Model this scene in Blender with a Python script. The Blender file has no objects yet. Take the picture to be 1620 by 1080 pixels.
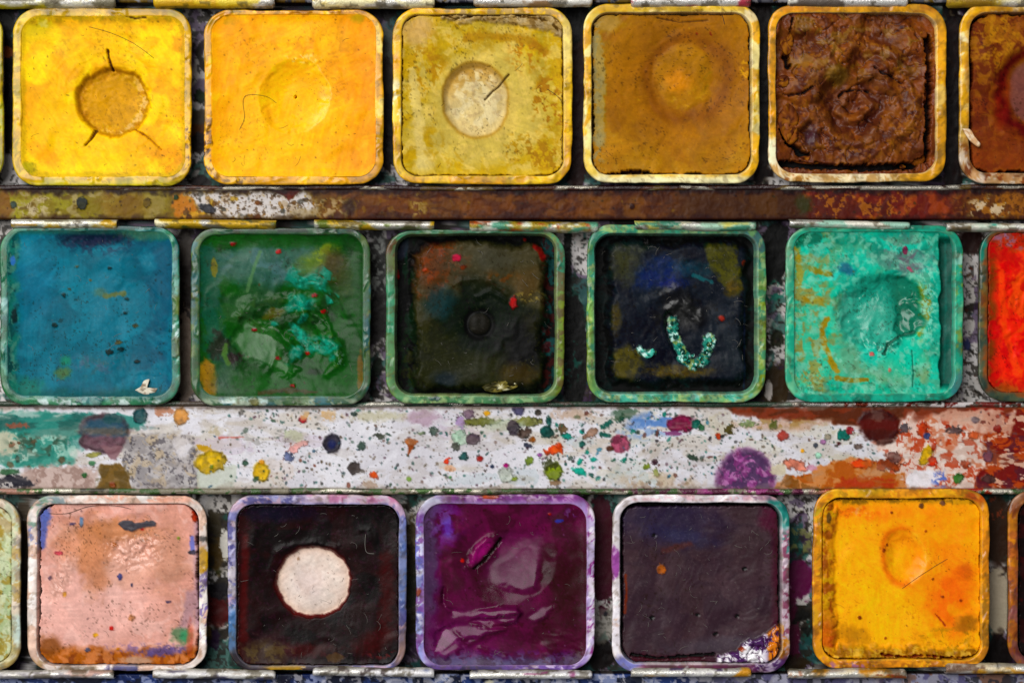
import bpy, math, random
import numpy as np

# ------------------------------------------------------------------ scene, camera, light
S = 7.0e-5                      # one unit of the plan below = 0.07 mm
D = 3600.0                      # camera height above the pan rims, in those units
scene = bpy.context.scene
col0 = scene.collection
cam_d = bpy.data.cameras.new('camera'); cam = bpy.data.objects.new('camera', cam_d); col0.objects.link(cam)
cam.location = (0, 0, D * S)
cam_d.sensor_fit = 'HORIZONTAL'; cam_d.sensor_width = 36.0
cam_d.lens = 36.0 * D / 1620.0
cam_d.clip_start = 0.005; cam_d.clip_end = 20
cam_d.dof.use_dof = True; cam_d.dof.focus_distance = (D + 3) * S; cam_d.dof.aperture_fstop = 13.0
scene.camera = cam
world = bpy.data.worlds.new('World'); scene.world = world; world.use_nodes = True
world.node_tree.nodes['Background'].inputs[0].default_value = (0.93, 0.96, 1.0, 1)
world.node_tree.nodes['Background'].inputs[1].default_value = 0.13

def softbox(name, loc, size, power, col):
    l = bpy.data.lights.new(name, 'AREA'); l.shape = 'RECTANGLE'
    l.size, l.size_y = size; l.energy = power; l.color = col
    o = bpy.data.objects.new(name, l); col0.objects.link(o); o.location = loc
    from mathutils import Vector
    o.rotation_euler = (-Vector(loc)).to_track_quat('-Z', 'Y').to_euler()
    return o
softbox('window_light', (-0.23, 0.20, 0.47), (0.40, 0.46), 4.25, (1.0, 0.985, 0.96))
vs = scene.view_settings
vs.view_transform = 'Standard'; vs.look = 'None'; vs.gamma = 1.0; vs.exposure = 0.0; vs.use_curve_mapping = False

# ------------------------------------------------------------------ numeric helpers
_tab = {}
def table(seed):
    if seed not in _tab:
        _tab[seed] = np.random.RandomState(seed * 7 + 13).rand(256, 256)
    return _tab[seed]
def vnoise(x, y, seed):
    t = table(seed % 97)
    x = x + (seed * 37.13) % 211; y = y + (seed * 91.7) % 193
    ix = np.floor(x).astype(int); iy = np.floor(y).astype(int)
    fx = x - ix; fy = y - iy
    fx = fx * fx * fx * (fx * (fx * 6 - 15) + 10); fy = fy * fy * fy * (fy * (fy * 6 - 15) + 10)
    a = t[ix & 255, iy & 255]; b = t[(ix + 1) & 255, iy & 255]
    c = t[ix & 255, (iy + 1) & 255]; d = t[(ix + 1) & 255, (iy + 1) & 255]
    return (a * (1 - fx) + b * fx) * (1 - fy) + (c * (1 - fx) + d * fx) * fy
def sst(a, b, v):
    t = np.clip((v - a) / (b - a), 0, 1); return t * t * (3 - 2 * t)
def rgb(h):
    return np.array([int(h[i:i + 2], 16) / 255.0 for i in (0, 2, 4)])
def lin(c):
    return np.where(c <= 0.04045, c / 12.92, ((c + 0.055) / 1.055) ** 2.4)

def deepen(c):
    """pigments as they are without the sheen that lies on them"""
    l = (c @ np.array([.3, .59, .11]))[:, None]
    return np.clip(l + (c - l) * 1.14 - 0.008, 0.0025, 0.9)

class Surf:
    """a sheet of vertices with a colour, a height, a roughness and a metallic value, worked on in plan units"""
    def __init__(s, X, Y, base='808080', rough=0.5, seed=0):
        s.X = np.asarray(X, float); s.Y = np.asarray(Y, float); n = len(s.X)
        s.col = np.tile(rgb(base), (n, 1)); s.h = np.zeros(n); s.r = np.full(n, rough); s.m = np.zeros(n); s.sp = np.full(n, 0.07)
        s.seed = seed; s.k = seed * 101
        s.d = None; s.soft = 1.0
    def ns(s):
        s.k += 1; return s.k
    def n(s, sc, o=4, sx=1.0, sy=1.0, rot=0.0, gain=1.7, seed=None):
        k = s.ns() if seed is None else seed
        c, q = math.cos(rot), math.sin(rot)
        x = (s.X * c + s.Y * q) / (sc * sx); y = (-s.X * q + s.Y * c) / (sc * sy)
        wx = vnoise(x * 1.3, y * 1.3, k + 5); wy = vnoise(x * 1.3 + 7.7, y * 1.3, k + 9)
        x = x + (wx - 0.5) * 0.9; y = y + (wy - 0.5) * 0.9
        v = 0; a = 0.5; tot = 0
        for i in range(o):
            v = v + a * vnoise(x, y, k + i * 17); tot += a; a *= 0.55; x = x * 2.03; y = y * 2.03
        return np.clip((v / tot - 0.5) * gain + 0.5, 0, 1)
    def warpd(s, amt, sc):
        return amt * (s.n(sc, 3) - 0.5) * 2
    def ell(s, cx, cy, rx, ry=None, rot=0.0, warp=0.0, ws=None):
        ry = rx if ry is None else ry; rot = math.radians(rot)
        dx, dy = s.X - cx, s.Y - cy; c, q = math.cos(rot), math.sin(rot)
        d = np.sqrt(((dx * c + dy * q) / rx) ** 2 + ((-dx * q + dy * c) / ry) ** 2)
        if warp: d = d + s.warpd(warp, ws or max(5.0, min(rx, ry) * 0.7))
        return d
    def blob(s, cx, cy, rx, ry=None, rot=0.0, soft=0.2, warp=0.25, ws=None):
        return sst(1 + soft, 1 - soft, s.ell(cx, cy, rx, ry, rot, warp, ws))
    def dist(s, pts):
        best = np.full(len(s.X), 1e9); tt = np.zeros(len(s.X)); n = len(pts) - 1
        for i in range(n):
            (x0, y0), (x1, y1) = pts[i], pts[i + 1]
            dx, dy = x1 - x0, y1 - y0; L = dx * dx + dy * dy + 1e-9
            t = np.clip(((s.X - x0) * dx + (s.Y - y0) * dy) / L, 0, 1)
            d = np.hypot(s.X - x0 - t * dx, s.Y - y0 - t * dy)
            k = d < best; best = np.where(k, d, best); tt = np.where(k, (i + t) / n, tt)
        return best, tt
    def line(s, pts, w, soft=1.0, warp=0.0, ws=9, taper=0):
        d, t = s.dist(pts)
        if warp: d = d + s.warpd(warp, ws)
        ww = w * (1 - taper * t)
        return sst(ww + soft, ww - soft * 0.5, d)
    def poly(s, pts, soft=1.5, warp=1.5, ws=14):
        ins = np.zeros(len(s.X), bool); n = len(pts)
        for i in range(n):
            (x0, y0), (x1, y1) = pts[i], pts[(i + 1) % n]
            if y0 == y1: continue
            c = ((y0 > s.Y) != (y1 > s.Y)) & (s.X < (x1 - x0) * (s.Y - y0) / (y1 - y0) + x0); ins ^= c
        d, _ = s.dist(list(pts) + [pts[0]])
        sd = np.where(ins, d, -d)
        if warp: sd = sd + s.warpd(warp, ws)
        return sst(-soft, soft, sd)
    def c(s, m, h, a=1.0, rough=None, metal=None):
        m = np.clip(m * a, 0, 1)
        s.col += (rgb(h) - s.col) * m[:, None]
        if rough is not None:
            s.r += (rough - s.r) * m
            if rough < 0.3: s.sp += (0.45 - s.sp) * m
        if metal is not None: s.m += (metal - s.m) * m
        return m
    def mott(s, h, sc, lo, hi, a=1.0, m=1.0, sx=1, sy=1, rot=0, o=4):
        mid, w = (lo + hi) / 2, (hi - lo) / 2 * s.soft
        s.c(sst(mid - w, mid + w, s.n(sc, o, sx, sy, rot)) * m, h, a)
    def dots(s, n, box, r0, r1, cols, a=0.9, hh=0.0, seed=None, pw=3.0, el=0.3):
        R = random.Random(seed if seed is not None else s.ns())
        for i in range(n):
            cx = R.uniform(box[0], box[2]); cy = R.uniform(box[1], box[3]); r = r0 + (r1 - r0) * R.random() ** pw
            e = 1 + R.uniform(-el, el); th = R.uniform(0, 3.14); ph = R.uniform(0, 6); am = R.uniform(0.05, 0.22)
            k = np.where((np.abs(s.X - cx) < r * 1.9 + 3) & (np.abs(s.Y - cy) < r * 1.9 + 3))[0]
            cc = R.choice(cols); aa = a * R.uniform(0.6, 1)
            if not len(k): continue
            dx, dy = s.X[k] - cx, s.Y[k] - cy
            u = (dx * math.cos(th) + dy * math.sin(th)) * e; v = (-dx * math.sin(th) + dy * math.cos(th)) / e
            ang = np.arctan2(v, u); d = np.hypot(u, v) / (1 + am * np.sin(2 * ang + ph) + am * 0.6 * np.sin(5 * ang + 2 * ph))
            m = sst(r + 0.9, r - 0.9, d) * aa
            edge = np.exp(-((d - r * 0.85) / (0.18 * r + 0.5)) ** 2) * 0.25
            s.col[k] += (rgb(cc) * (1 - edge)[:, None] - s.col[k]) * m[:, None]
            s.h[k] += m * hh
    def drop(s, cx, cy, rx, ry, h, rot=0, warp=0.18, a=0.95, dark=0.3, hh=0.9, soft=0.12):
        k = np.where((np.abs(s.X - cx) < max(rx, ry) * 1.7 + 4) & (np.abs(s.Y - cy) < max(rx, ry) * 1.7 + 4))[0]
        if not len(k): s.k += 4; return
        t = Surf(s.X[k], s.Y[k]); t.k = s.k; s.k += 60
        d = t.ell(cx, cy, rx, ry, rot, warp) + (t.n(4, 2) - .5) * (1.6 / max(3.0, min(rx, ry))); sf = max(soft, 1.1 / min(rx, ry)); m = sst(1 + sf, 1 - sf, d)
        nz = t.n(max(rx, ry) * .9, 3); tone = 1 - dark * 1.3 * np.exp(-((d - 0.9) / 0.13) ** 2) * (0.35 + nz) - 0.4 * (t.n(9, 3) - 0.5)
        m = m * a * (1 - .10 * sst(.45, .8, nz) * sst(.95, .6, d))
        s.col[k] += (rgb(h)[None, :] * tone[:, None] - s.col[k]) * m[:, None]; s.h[k] += m * hh * (1 + .5 * np.exp(-((d - .88) / .12) ** 2)); s.r[k] += (.28 - s.r[k]) * m * .5
    def speck(s, sc, thr, h, a=0.8, m=1.0):
        s.c(sst(thr, thr + 0.06, s.n(sc, 2)) * m, h, a)
    def grain(s, amt=0.06, sc=3.0):
        s.col *= (1 + amt * 2 * (s.n(sc, 3) - 0.5))[:, None]

# ------------------------------------------------------------------ materials (node based)
def surface_material(name, grain_px=4.0, grain_amt=0.12, bump=0.35, bump_px=0.9, spec=0.4, coat=0.0, fleck=0.0, sss=0.0):
    m = bpy.data.materials.new(name); m.use_nodes = True; nt = m.node_tree; N = nt.nodes; L = nt.links
    b = N['Principled BSDF']
    ca = N.new('ShaderNodeVertexColor'); ca.layer_name = 'pigment'
    pa = N.new('ShaderNodeVertexColor'); pa.layer_name = 'finish'
    sep = N.new('ShaderNodeSeparateColor'); L.new(pa.outputs[0], sep.inputs[0])
    geo = N.new('ShaderNodeNewGeometry')
    n1 = N.new('ShaderNodeTexNoise'); n1.inputs['Scale'].default_value = 1 / (grain_px * S); n1.inputs['Detail'].default_value = 5; n1.inputs['Roughness'].default_value = 0.65
    L.new(geo.outputs['Position'], n1.inputs['Vector'])
    n2 = N.new('ShaderNodeTexNoise'); n2.inputs['Scale'].default_value = 1 / (grain_px * 7 * S); n2.inputs['Detail'].default_value = 6
    L.new(geo.outputs['Position'], n2.inputs['Vector'])
    mr = N.new('ShaderNodeMapRange'); mr.inputs[1].default_value = 0.25; mr.inputs[2].default_value = 0.75
    mr.inputs[3].default_value = 1 - grain_amt; mr.inputs[4].default_value = 1 + grain_amt; L.new(n1.outputs['Fac'], mr.inputs[0])
    mul = N.new('ShaderNodeMix'); mul.data_type = 'RGBA'; mul.blend_type = 'MULTIPLY'; mul.inputs[0].default_value = 1
    L.new(ca.outputs[0], mul.inputs[6]); L.new(mr.outputs[0], mul.inputs[7])
    last = mul.outputs[2]
    if fleck:
        vo = N.new('ShaderNodeTexVoronoi'); vo.inputs['Scale'].default_value = 1 / (9 * S); L.new(geo.outputs['Position'], vo.inputs['Vector'])
        fr = N.new('ShaderNodeMapRange'); fr.inputs[1].default_value = 0.07; fr.inputs[2].default_value = 0.13; fr.inputs[3].default_value = 1; fr.inputs[4].default_value = 0
        L.new(vo.outputs['Distance'], fr.inputs[0])
        gate = N.new('ShaderNodeMapRange'); gate.inputs[1].default_value = 0.55; gate.inputs[2].default_value = 0.62; L.new(n2.outputs['Fac'], gate.inputs[0])
        mm = N.new('ShaderNodeMath'); mm.operation = 'MULTIPLY'; L.new(fr.outputs[0], mm.inputs[0]); L.new(gate.outputs[0], mm.inputs[1])
        m3 = N.new('ShaderNodeMath'); m3.operation = 'MULTIPLY'; m3.inputs[1].default_value = fleck; L.new(mm.outputs[0], m3.inputs[0])
        mx = N.new('ShaderNodeMix'); mx.data_type = 'RGBA'; mx.inputs[7].default_value = (0.025, 0.015, 0.008, 1)
        L.new(m3.outputs[0], mx.inputs[0]); L.new(last, mx.inputs[6]); last = mx.outputs[2]
    L.new(last, b.inputs['Base Color'])
    rr = N.new('ShaderNodeMath'); rr.operation = 'MULTIPLY_ADD'; rr.inputs[1].default_value = 0.25
    L.new(n2.outputs['Fac'], rr.inputs[0])
    sb = N.new('ShaderNodeMath'); sb.operation = 'SUBTRACT'; sb.inputs[1].default_value = 0.125; L.new(sep.outputs[1], sb.inputs[0]); L.new(sb.outputs[0], rr.inputs[2])
    L.new(rr.outputs[0], b.inputs['Roughness']); L.new(sep.outputs[0], b.inputs['Metallic'])
    if spec is None: L.new(sep.outputs[2], b.inputs['Specular IOR Level'])
    else: b.inputs['Specular IOR Level'].default_value = spec
    b.inputs['Coat Weight'].default_value = coat; b.inputs['Coat Roughness'].default_value = 0.15
    if sss:
        b.inputs['Subsurface Weight'].default_value = sss; b.inputs['Subsurface Radius'].default_value = (1, 0.6, 0.35); b.inputs['Subsurface Scale'].default_value = 8 * S
    bp = N.new('ShaderNodeBump'); bp.inputs['Strength'].default_value = bump; bp.inputs['Distance'].default_value = bump_px * S
    n2m = N.new('ShaderNodeMath'); n2m.operation = 'MULTIPLY'; n2m.inputs[1].default_value = 0.5; L.new(n2.outputs['Fac'], n2m.inputs[0])
    ad = N.new('ShaderNodeMath'); ad.operation = 'MULTIPLY_ADD'; ad.inputs[1].default_value = 1.0; L.new(n1.outputs['Fac'], ad.inputs[0]); L.new(n2m.outputs[0], ad.inputs[2])
    L.new(ad.outputs[0], bp.inputs['Height']); L.new(bp.outputs[0], b.inputs['Normal'])
    return m
M_PAINT = surface_material('dried_watercolour', 3.2, 0.08, 0.12, 0.8, None, fleck=0.55)
M_GLOSS = surface_material('glossy_watercolour', 4.0, 0.08, 0.12, 0.6, None)
M_RIM = surface_material('stained_plastic', 4.5, 0.07, 0.12, 0.5, 0.4, fleck=0.35)
M_ENAMEL = surface_material('spattered_enamel', 3.0, 0.10, 0.2, 0.7, 0.13, fleck=0.7)
M_METAL = surface_material('worn_tin', 3.0, 0.16, 0.7, 1.8, 0.5, fleck=0.5)
def plain(name, h, rough=0.6):
    m = bpy.data.materials.new(name); m.use_nodes = True; nt = m.node_tree; b = nt.nodes['Principled BSDF']
    geo = nt.nodes.new('ShaderNodeNewGeometry'); n = nt.nodes.new('ShaderNodeTexNoise'); n.inputs['Scale'].default_value = 1 / (6 * S)
    nt.links.new(geo.outputs['Position'], n.inputs['Vector'])
    r = nt.nodes.new('ShaderNodeMix'); r.data_type = 'RGBA'; c = lin(rgb(h))
    r.inputs[6].default_value = (*(c * 0.75), 1); r.inputs[7].default_value = (*np.clip(c * 1.2, 0, 1), 1)
    nt.links.new(n.outputs['Fac'], r.inputs[0]); nt.links.new(r.outputs[2], b.inputs['Base Color']); b.inputs['Roughness'].default_value = rough
    return m
M_DARKHAIR = plain('dark_hair', '2a1c08'); M_PALEHAIR = plain('pale_lint', '77726c')

# ------------------------------------------------------------------ mesh building
def link_mesh(name, V, F, mat, parent=None, origin=(0, 0, 0), surf=None, quads=None, smooth=True):
    """V in plan units (x right, y down, z up) -> metres"""
    V = np.asarray(V, float); W = np.empty_like(V)
    W[:, 0] = (V[:, 0] - 810) * S; W[:, 1] = (540 - V[:, 1]) * S; W[:, 2] = V[:, 2] * S
    W -= np.array(origin)[None, :]
    me = bpy.data.meshes.new(name)
    if quads is not None:
        q = np.asarray(quads, np.int32); n = len(q)
        me.vertices.add(len(W)); me.vertices.foreach_set('co', W.ravel().astype(np.float32))
        me.loops.add(n * 4); me.loops.foreach_set('vertex_index', q.ravel())
        me.polygons.add(n); me.polygons.foreach_set('loop_start', np.arange(0, n * 4, 4, dtype=np.int32))
        me.update(calc_edges=True)
    else:
        me.from_pydata(W.tolist(), [], F); me.update()
    me.validate()
    if smooth: me.polygons.foreach_set('use_smooth', np.ones(len(me.polygons), bool))
    if surf is not None:
        n = len(W); c = np.ones((n, 4)); c[:, :3] = deepen(lin(np.clip(surf.col, 0.004, 1)))
        a = me.color_attributes.new('pigment', 'FLOAT_COLOR', 'POINT'); a.data.foreach_set('color', c.ravel().astype(np.float32))
        c = np.ones((n, 4)); c[:, 0] = surf.m; c[:, 1] = surf.r; c[:, 2] = surf.sp
        a = me.color_attributes.new('finish', 'FLOAT_COLOR', 'POINT'); a.data.foreach_set('color', c.ravel().astype(np.float32))
    me.materials.append(mat)
    o = bpy.data.objects.new(name, me); col0.objects.link(o)
    if parent is not None: o.parent = parent
    else: o.location = origin
    return o
def grid_quads(nx, ny, off=0):
    i, j = np.meshgrid(np.arange(nx - 1), np.arange(ny - 1), indexing='ij'); a = (i * ny + j).ravel() + off
    return np.stack([a, a + 1, a + ny + 1, a + ny], 1)   # normals up for y-down plan
def empty(name, label, cat, origin, group=None):
    o = bpy.data.objects.new(name, None); col0.objects.link(o); o.location = origin; o.empty_display_size = 0.005
    o['label'] = label; o['category'] = cat
    if group: o['group'] = group
    return o
def wpt(x, y, z): return ((x - 810) * S, (540 - y) * S, z * S)

def outline(x0, y0, x1, y1, r, seg):
    """rounded rectangle, clockwise on screen, the same count of points for every size"""
    na, nx, ny = seg; P = []
    def arc(cx, cy, a0):
        return [(cx + r * math.cos(math.radians(a0 + 90 * t / na)), cy + r * math.sin(math.radians(a0 + 90 * t / na))) for t in range(na)]
    def edge(p, q, n): return [(p[0] + (q[0] - p[0]) * t / n, p[1] + (q[1] - p[1]) * t / n) for t in range(n)]
    P += arc(x0 + r, y0 + r, 180); P += edge((x0 + r, y0), (x1 - r, y0), nx)
    P += arc(x1 - r, y0 + r, 270); P += edge((x1, y0 + r), (x1, y1 - r), ny)
    P += arc(x1 - r, y1 - r, 0); P += edge((x1 - r, y1), (x0 + r, y1), nx)
    P += arc(x0 + r, y1 - r, 90); P += edge((x0, y1 - r), (x0, y0 + r), ny)
    return np.array(P)
def rr_sd(X, Y, b, r):
    """distance inward from a rounded rectangle"""
    cx, cy = (b[0] + b[2]) / 2, (b[1] + b[3]) / 2; hx, hy = (b[2] - b[0]) / 2 - r, (b[3] - b[1]) / 2 - r
    qx, qy = np.abs(X - cx) - hx, np.abs(Y - cy) - hy
    return r - (np.hypot(np.maximum(qx, 0), np.maximum(qy, 0)) + np.minimum(np.maximum(qx, qy), 0))

FLOOR = -42.0
STEP = 1.55
PANS = []
def pan(label, outer, inner, paint_fn, rim_fn, seed, level=-8, ro=40, ri=28, tilt=0.0, mat=None, rim_base='e0c060', paint_base='808080', rough=0.5, spec=0.055, smear=.45, brush=.17, dust=1.0, rimk=.97, view=(-30, 1650)):
    """one watercolour pan: an Empty with a plastic shell and the dried cake of paint in it"""
    inner = (inner[0] - 1.3, inner[1] - 1.3, inner[2] + 1.3, inner[3] + 1.3)
    cx, cy = (outer[0] + outer[2]) / 2, (outer[1] + outer[3]) / 2
    org = wpt(cx, cy, FLOOR)
    root = empty('paint_pan', label, 'paint pan', org, 'watercolour pans in the paint box')
    seg = (14, 92, 92)
    O = outline(*outer, ro, seg); I = outline(*inner, ri, seg); n = len(O)
    # profile: (fraction outer->inner, extra inset below the inner edge, z)
    prof = [(0.45, 0, FLOOR + 0.2), (0.32, 0, -34), (0.12, 0, -16), (0.02, 0, -7), (0.0, 0, -2.2), (0.03, 0, -0.9), (0.09, 0, -0.25), (0.2, 0, 0), (0.33, 0, 0.1), (0.46, 0, 0.1), (0.59, 0, 0.05), (0.71, 0, 0),
            (0.82, 0, -0.05), (0.91, 0, -0.2), (0.965, 0, -0.7), (1.0, 0, -2.2), (1.0, 0.8, -12), (1.0, 2, -22), (1.0, 3.4, FLOOR + 3)]
    nx = np.roll(O, -1, 0) - np.roll(O, 1, 0); nx = np.stack([-nx[:, 1], nx[:, 0]], 1); nx /= np.linalg.norm(nx, axis=1)[:, None]
    w = Surf(O[:, 0], O[:, 1], seed=seed); wob = (w.n(60, 2) - 0.5) * 2.2 + (w.n(7, 2) - 0.5) * 0.45
    wi = (w.n(60, 2) - 0.5) * 1.6 + (w.n(6, 2) - 0.5) * 0.3
    V = []
    for f, e, z in prof:
        P = O * (1 - f) + I * f + nx * (e + (wob * (1 - f) + wi * f))[:, None]
        V.append(np.column_stack([P, np.full(n, z)]))
    k = len(prof); V = np.concatenate(V)
    i, j = np.meshgrid(np.arange(k - 1), np.arange(n), indexing='ij'); a = (i * n + j).ravel(); b = (i * n + (j + 1) % n).ravel()
    Q = np.stack([a, b, b + n, a + n], 1)
    s = Surf(V[:, 0], V[:, 1], rim_base, 0.3, seed=seed + 500); s.soft = 1.25; s.band = np.repeat([p[0] for p in prof], n); s.Z = V[:, 2]
    rim_fn(s)
    sm = sst(.35, 1.0, s.band + (s.n(22, 3) - .5) * 1.1) * smear; s.c(sm, paint_base, .8)
    s.c(sst(.16, .0, s.band + (s.n(12, 3) - .5) * .3), '4a3a24', .32); s.mott('5a4630', 8, .70, .82, .3); s.grain(.07, 8)
    tn = s.n(46, 3); s.col *= (rimk + .24 * (tn - .5) - .10 * sst(.62, .8, s.n(17, 3)))[:, None]; s.c(sst(.955, 1.0, s.band) * (s.Z > -3), 'f0ead8', .22); s.h += (sst(.62, .8, s.n(24, 3)) * 1.3 - .2) * sst(0, .3, s.band) * (s.Z > -4)  # rim tone and crust; the pale inner edge line includes painted catch-light
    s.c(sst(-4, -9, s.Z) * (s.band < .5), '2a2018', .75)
    V[:, 2] += s.h * sst(-9, -1, V[:, 2])
    # floor of the shell (a quad fan would not be seen: it lies under the cake)
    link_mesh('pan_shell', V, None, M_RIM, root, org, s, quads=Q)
    # the cake of paint
    x0, y0, x1, y1 = inner; X0, X1 = max(x0, view[0]), min(x1, view[1])
    gx = max(6, int((x1 - x0) / STEP)); gy = int((y1 - y0) / STEP)
    u = np.linspace(-1, 1, gx); v = np.linspace(-1, 1, gy); U, Vv = np.meshgrid(u, v, indexing='ij'); U = U.ravel(); Vv = Vv.ravel()
    hx, hy = (x1 - x0) / 2 + 1.2, (y1 - y0) / 2 + 1.2; mx, my = (x0 + x1) / 2, (y0 + y1) / 2
    px, py = U * hx, Vv * hy
    # pull the square's corners onto the rounded outline
    rr = ri + 1.0; qx, qy = np.abs(px) - (hx - rr), np.abs(py) - (hy - rr)
    cm = (qx > 0) & (qy > 0); L = np.hypot(qx, qy) + 1e-9; mxq = np.maximum(qx, qy)
    sc = np.where(cm, mxq / L, 1.0)
    px = np.where(cm, np.sign(px) * (hx - rr + qx * sc), px); py = np.where(cm, np.sign(py) * (hy - rr + qy * sc), py)
    p = Surf(mx + px, my + py, paint_base, rough, seed=seed + 900); p.d = rr_sd(p.X, p.Y, inner, ri); p.b = inner; p.soft = 2.1
    p.h[:] = level; p.sp[:] = spec
    paint_fn(p)
    ba = (seed * 1.7) % 3.1
    st = p.n(3.4, 2, 9, 1, ba) - .5; st2 = p.n(3.0, 2, 7, 1, ba + .9) - .5; w1 = sst(.35, .7, p.n(60, 2)); st = st * w1 + st2 * (1 - w1)
    p.h += st * brush; p.col *= (1 + .10 * (p.n(26, 3) - .5) + .08 * (p.n(4, 3) - .5) + .07 * st)[:, None]
    p.r += .16 * (p.n(22, 3) - .5)
    dk = p.n(3.1, 2); gt = sst(.5, .75, p.n(40, 3)) * dust; p.c(sst(.84, .93, dk) * gt, '1c1208', .34); p.c(sst(.15, .06, dk) * (1 - gt), 'e8dcc8', .05)
    p.h = np.clip(p.h, FLOOR + 1.5, 9)
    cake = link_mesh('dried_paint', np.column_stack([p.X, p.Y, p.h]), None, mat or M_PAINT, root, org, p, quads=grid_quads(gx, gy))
    rec = dict(root=root, cake=cake, org=org, surf=p, inner=inner); PANS.append(rec)
    return rec
def height_at(rec, x, y):
    p = rec['surf']; k = np.argmin((p.X - x) ** 2 + (p.Y - y) ** 2); return p.h[k]

# common moves on a cake of paint
def meniscus(p, up=5, wd=9): p.h += up * np.exp(-np.maximum(p.d, 0) / wd)
def shrink_gap(p, w=3.0, depth=24, col='120c06', var=2.5, sides=None, ws=22):
    lim = w + p.warpd(var, ws) + p.warpd(1.2, 6)
    if sides is not None:
        x0, y0, x1, y1 = p.b; dd = {'l': p.X - x0, 'r': x1 - p.X, 't': p.Y - y0, 'b': y1 - p.Y}
        wgt = np.zeros(len(p.X))
        for q, k in sides.items(): wgt = np.maximum(wgt, k * sst(34, 6, dd[q]))
        lim = lim * wgt
    m = sst(0.9, -0.9, p.d - lim); p.h -= m * depth; p.c(m, col, 0.85, rough=0.8)  # sunken gap, its occlusion shade painted into the colour
def dent(p, cx, cy, rx, ry, depth, rot=0, power=2.0, warp=0.08):
    d = p.ell(cx, cy, rx, ry, rot, warp, 18); p.h -= depth * np.clip(1 - d ** power, 0, 1); return d
def hole(p, cx, cy, rx, ry, depth, edge=0.12, warp=0.06, rot=0):
    d = p.ell(cx, cy, rx, ry, rot, warp, 14); m = sst(1 + edge, 1 - edge, d); p.h -= depth * m; return d, m
def relief(p, amt, sc, o=4, **k):
    amt *= 0.18 if sc < 13 else 0.62
    if sc >= 30: o = 2
    p.h += amt * (p.n(sc, o, **k) - 0.5) * 2
def crack(p, pts, w, depth, col='2a1804', warp=0.8, taper=0.0, a=0.85):
    m = p.line(pts, w, 0.9, warp, 7, taper); p.h -= m * depth; p.c(m, col, a, rough=0.75)
def swirl(p, cx, cy, amt, wl=7.0, rmax=150):
    """fine circular brush marks round a point"""
    d = np.hypot(p.X - cx, p.Y - cy) + p.warpd(6, 30); ang = np.arctan2(p.Y - cy, p.X - cx)
    v = vnoise(d / wl, ang * 2.2, p.ns()) - 0.5; p.h += amt * 2 * v * sst(rmax, rmax * 0.5, d); return v
def ridge(p, pts, w, up, warp=1.5, asym=0):
    d, t = p.dist(pts); d = d + p.warpd(warp, 12); m = np.exp(-(d / w) ** 2); p.h += up * m; return m
def tiltpatch(p, m, cx, cy, sx, sy):
    """lean a patch of the surface: h rises by sx, sy per unit to the right and down"""
    p.h += m * (sx * (p.X - cx) + sy * (p.Y - cy))
def edges(s, h, a=0.6):
    s.c(sst(0.86, 0.98, s.band), h, a)  # pale inner rim edge: wear plus a painted catch-light
def mottle_rim(s, cols, sc=30, lo=0.5, hi=0.62, a=0.85):
    for h in cols: s.mott(h, sc, lo, hi, a)
    s.h += (s.n(14, 3) - 0.5) * 1.2

exec_after = []
# ================================================================== the paint box
box = empty('paint_box', 'open tin watercolour box with white enamel trays spattered with paint', 'paint box', wpt(810, 540, FLOOR - 8))
BORG = wpt(810, 540, FLOOR - 8)
def persp(z): return 1 - z / D          # the deeper a sheet lies, the larger it is for the same view
def to_plan(X, Y, z): k = persp(z); return 810 + (X - 810) * k, 540 + (Y - 540) * k

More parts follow.
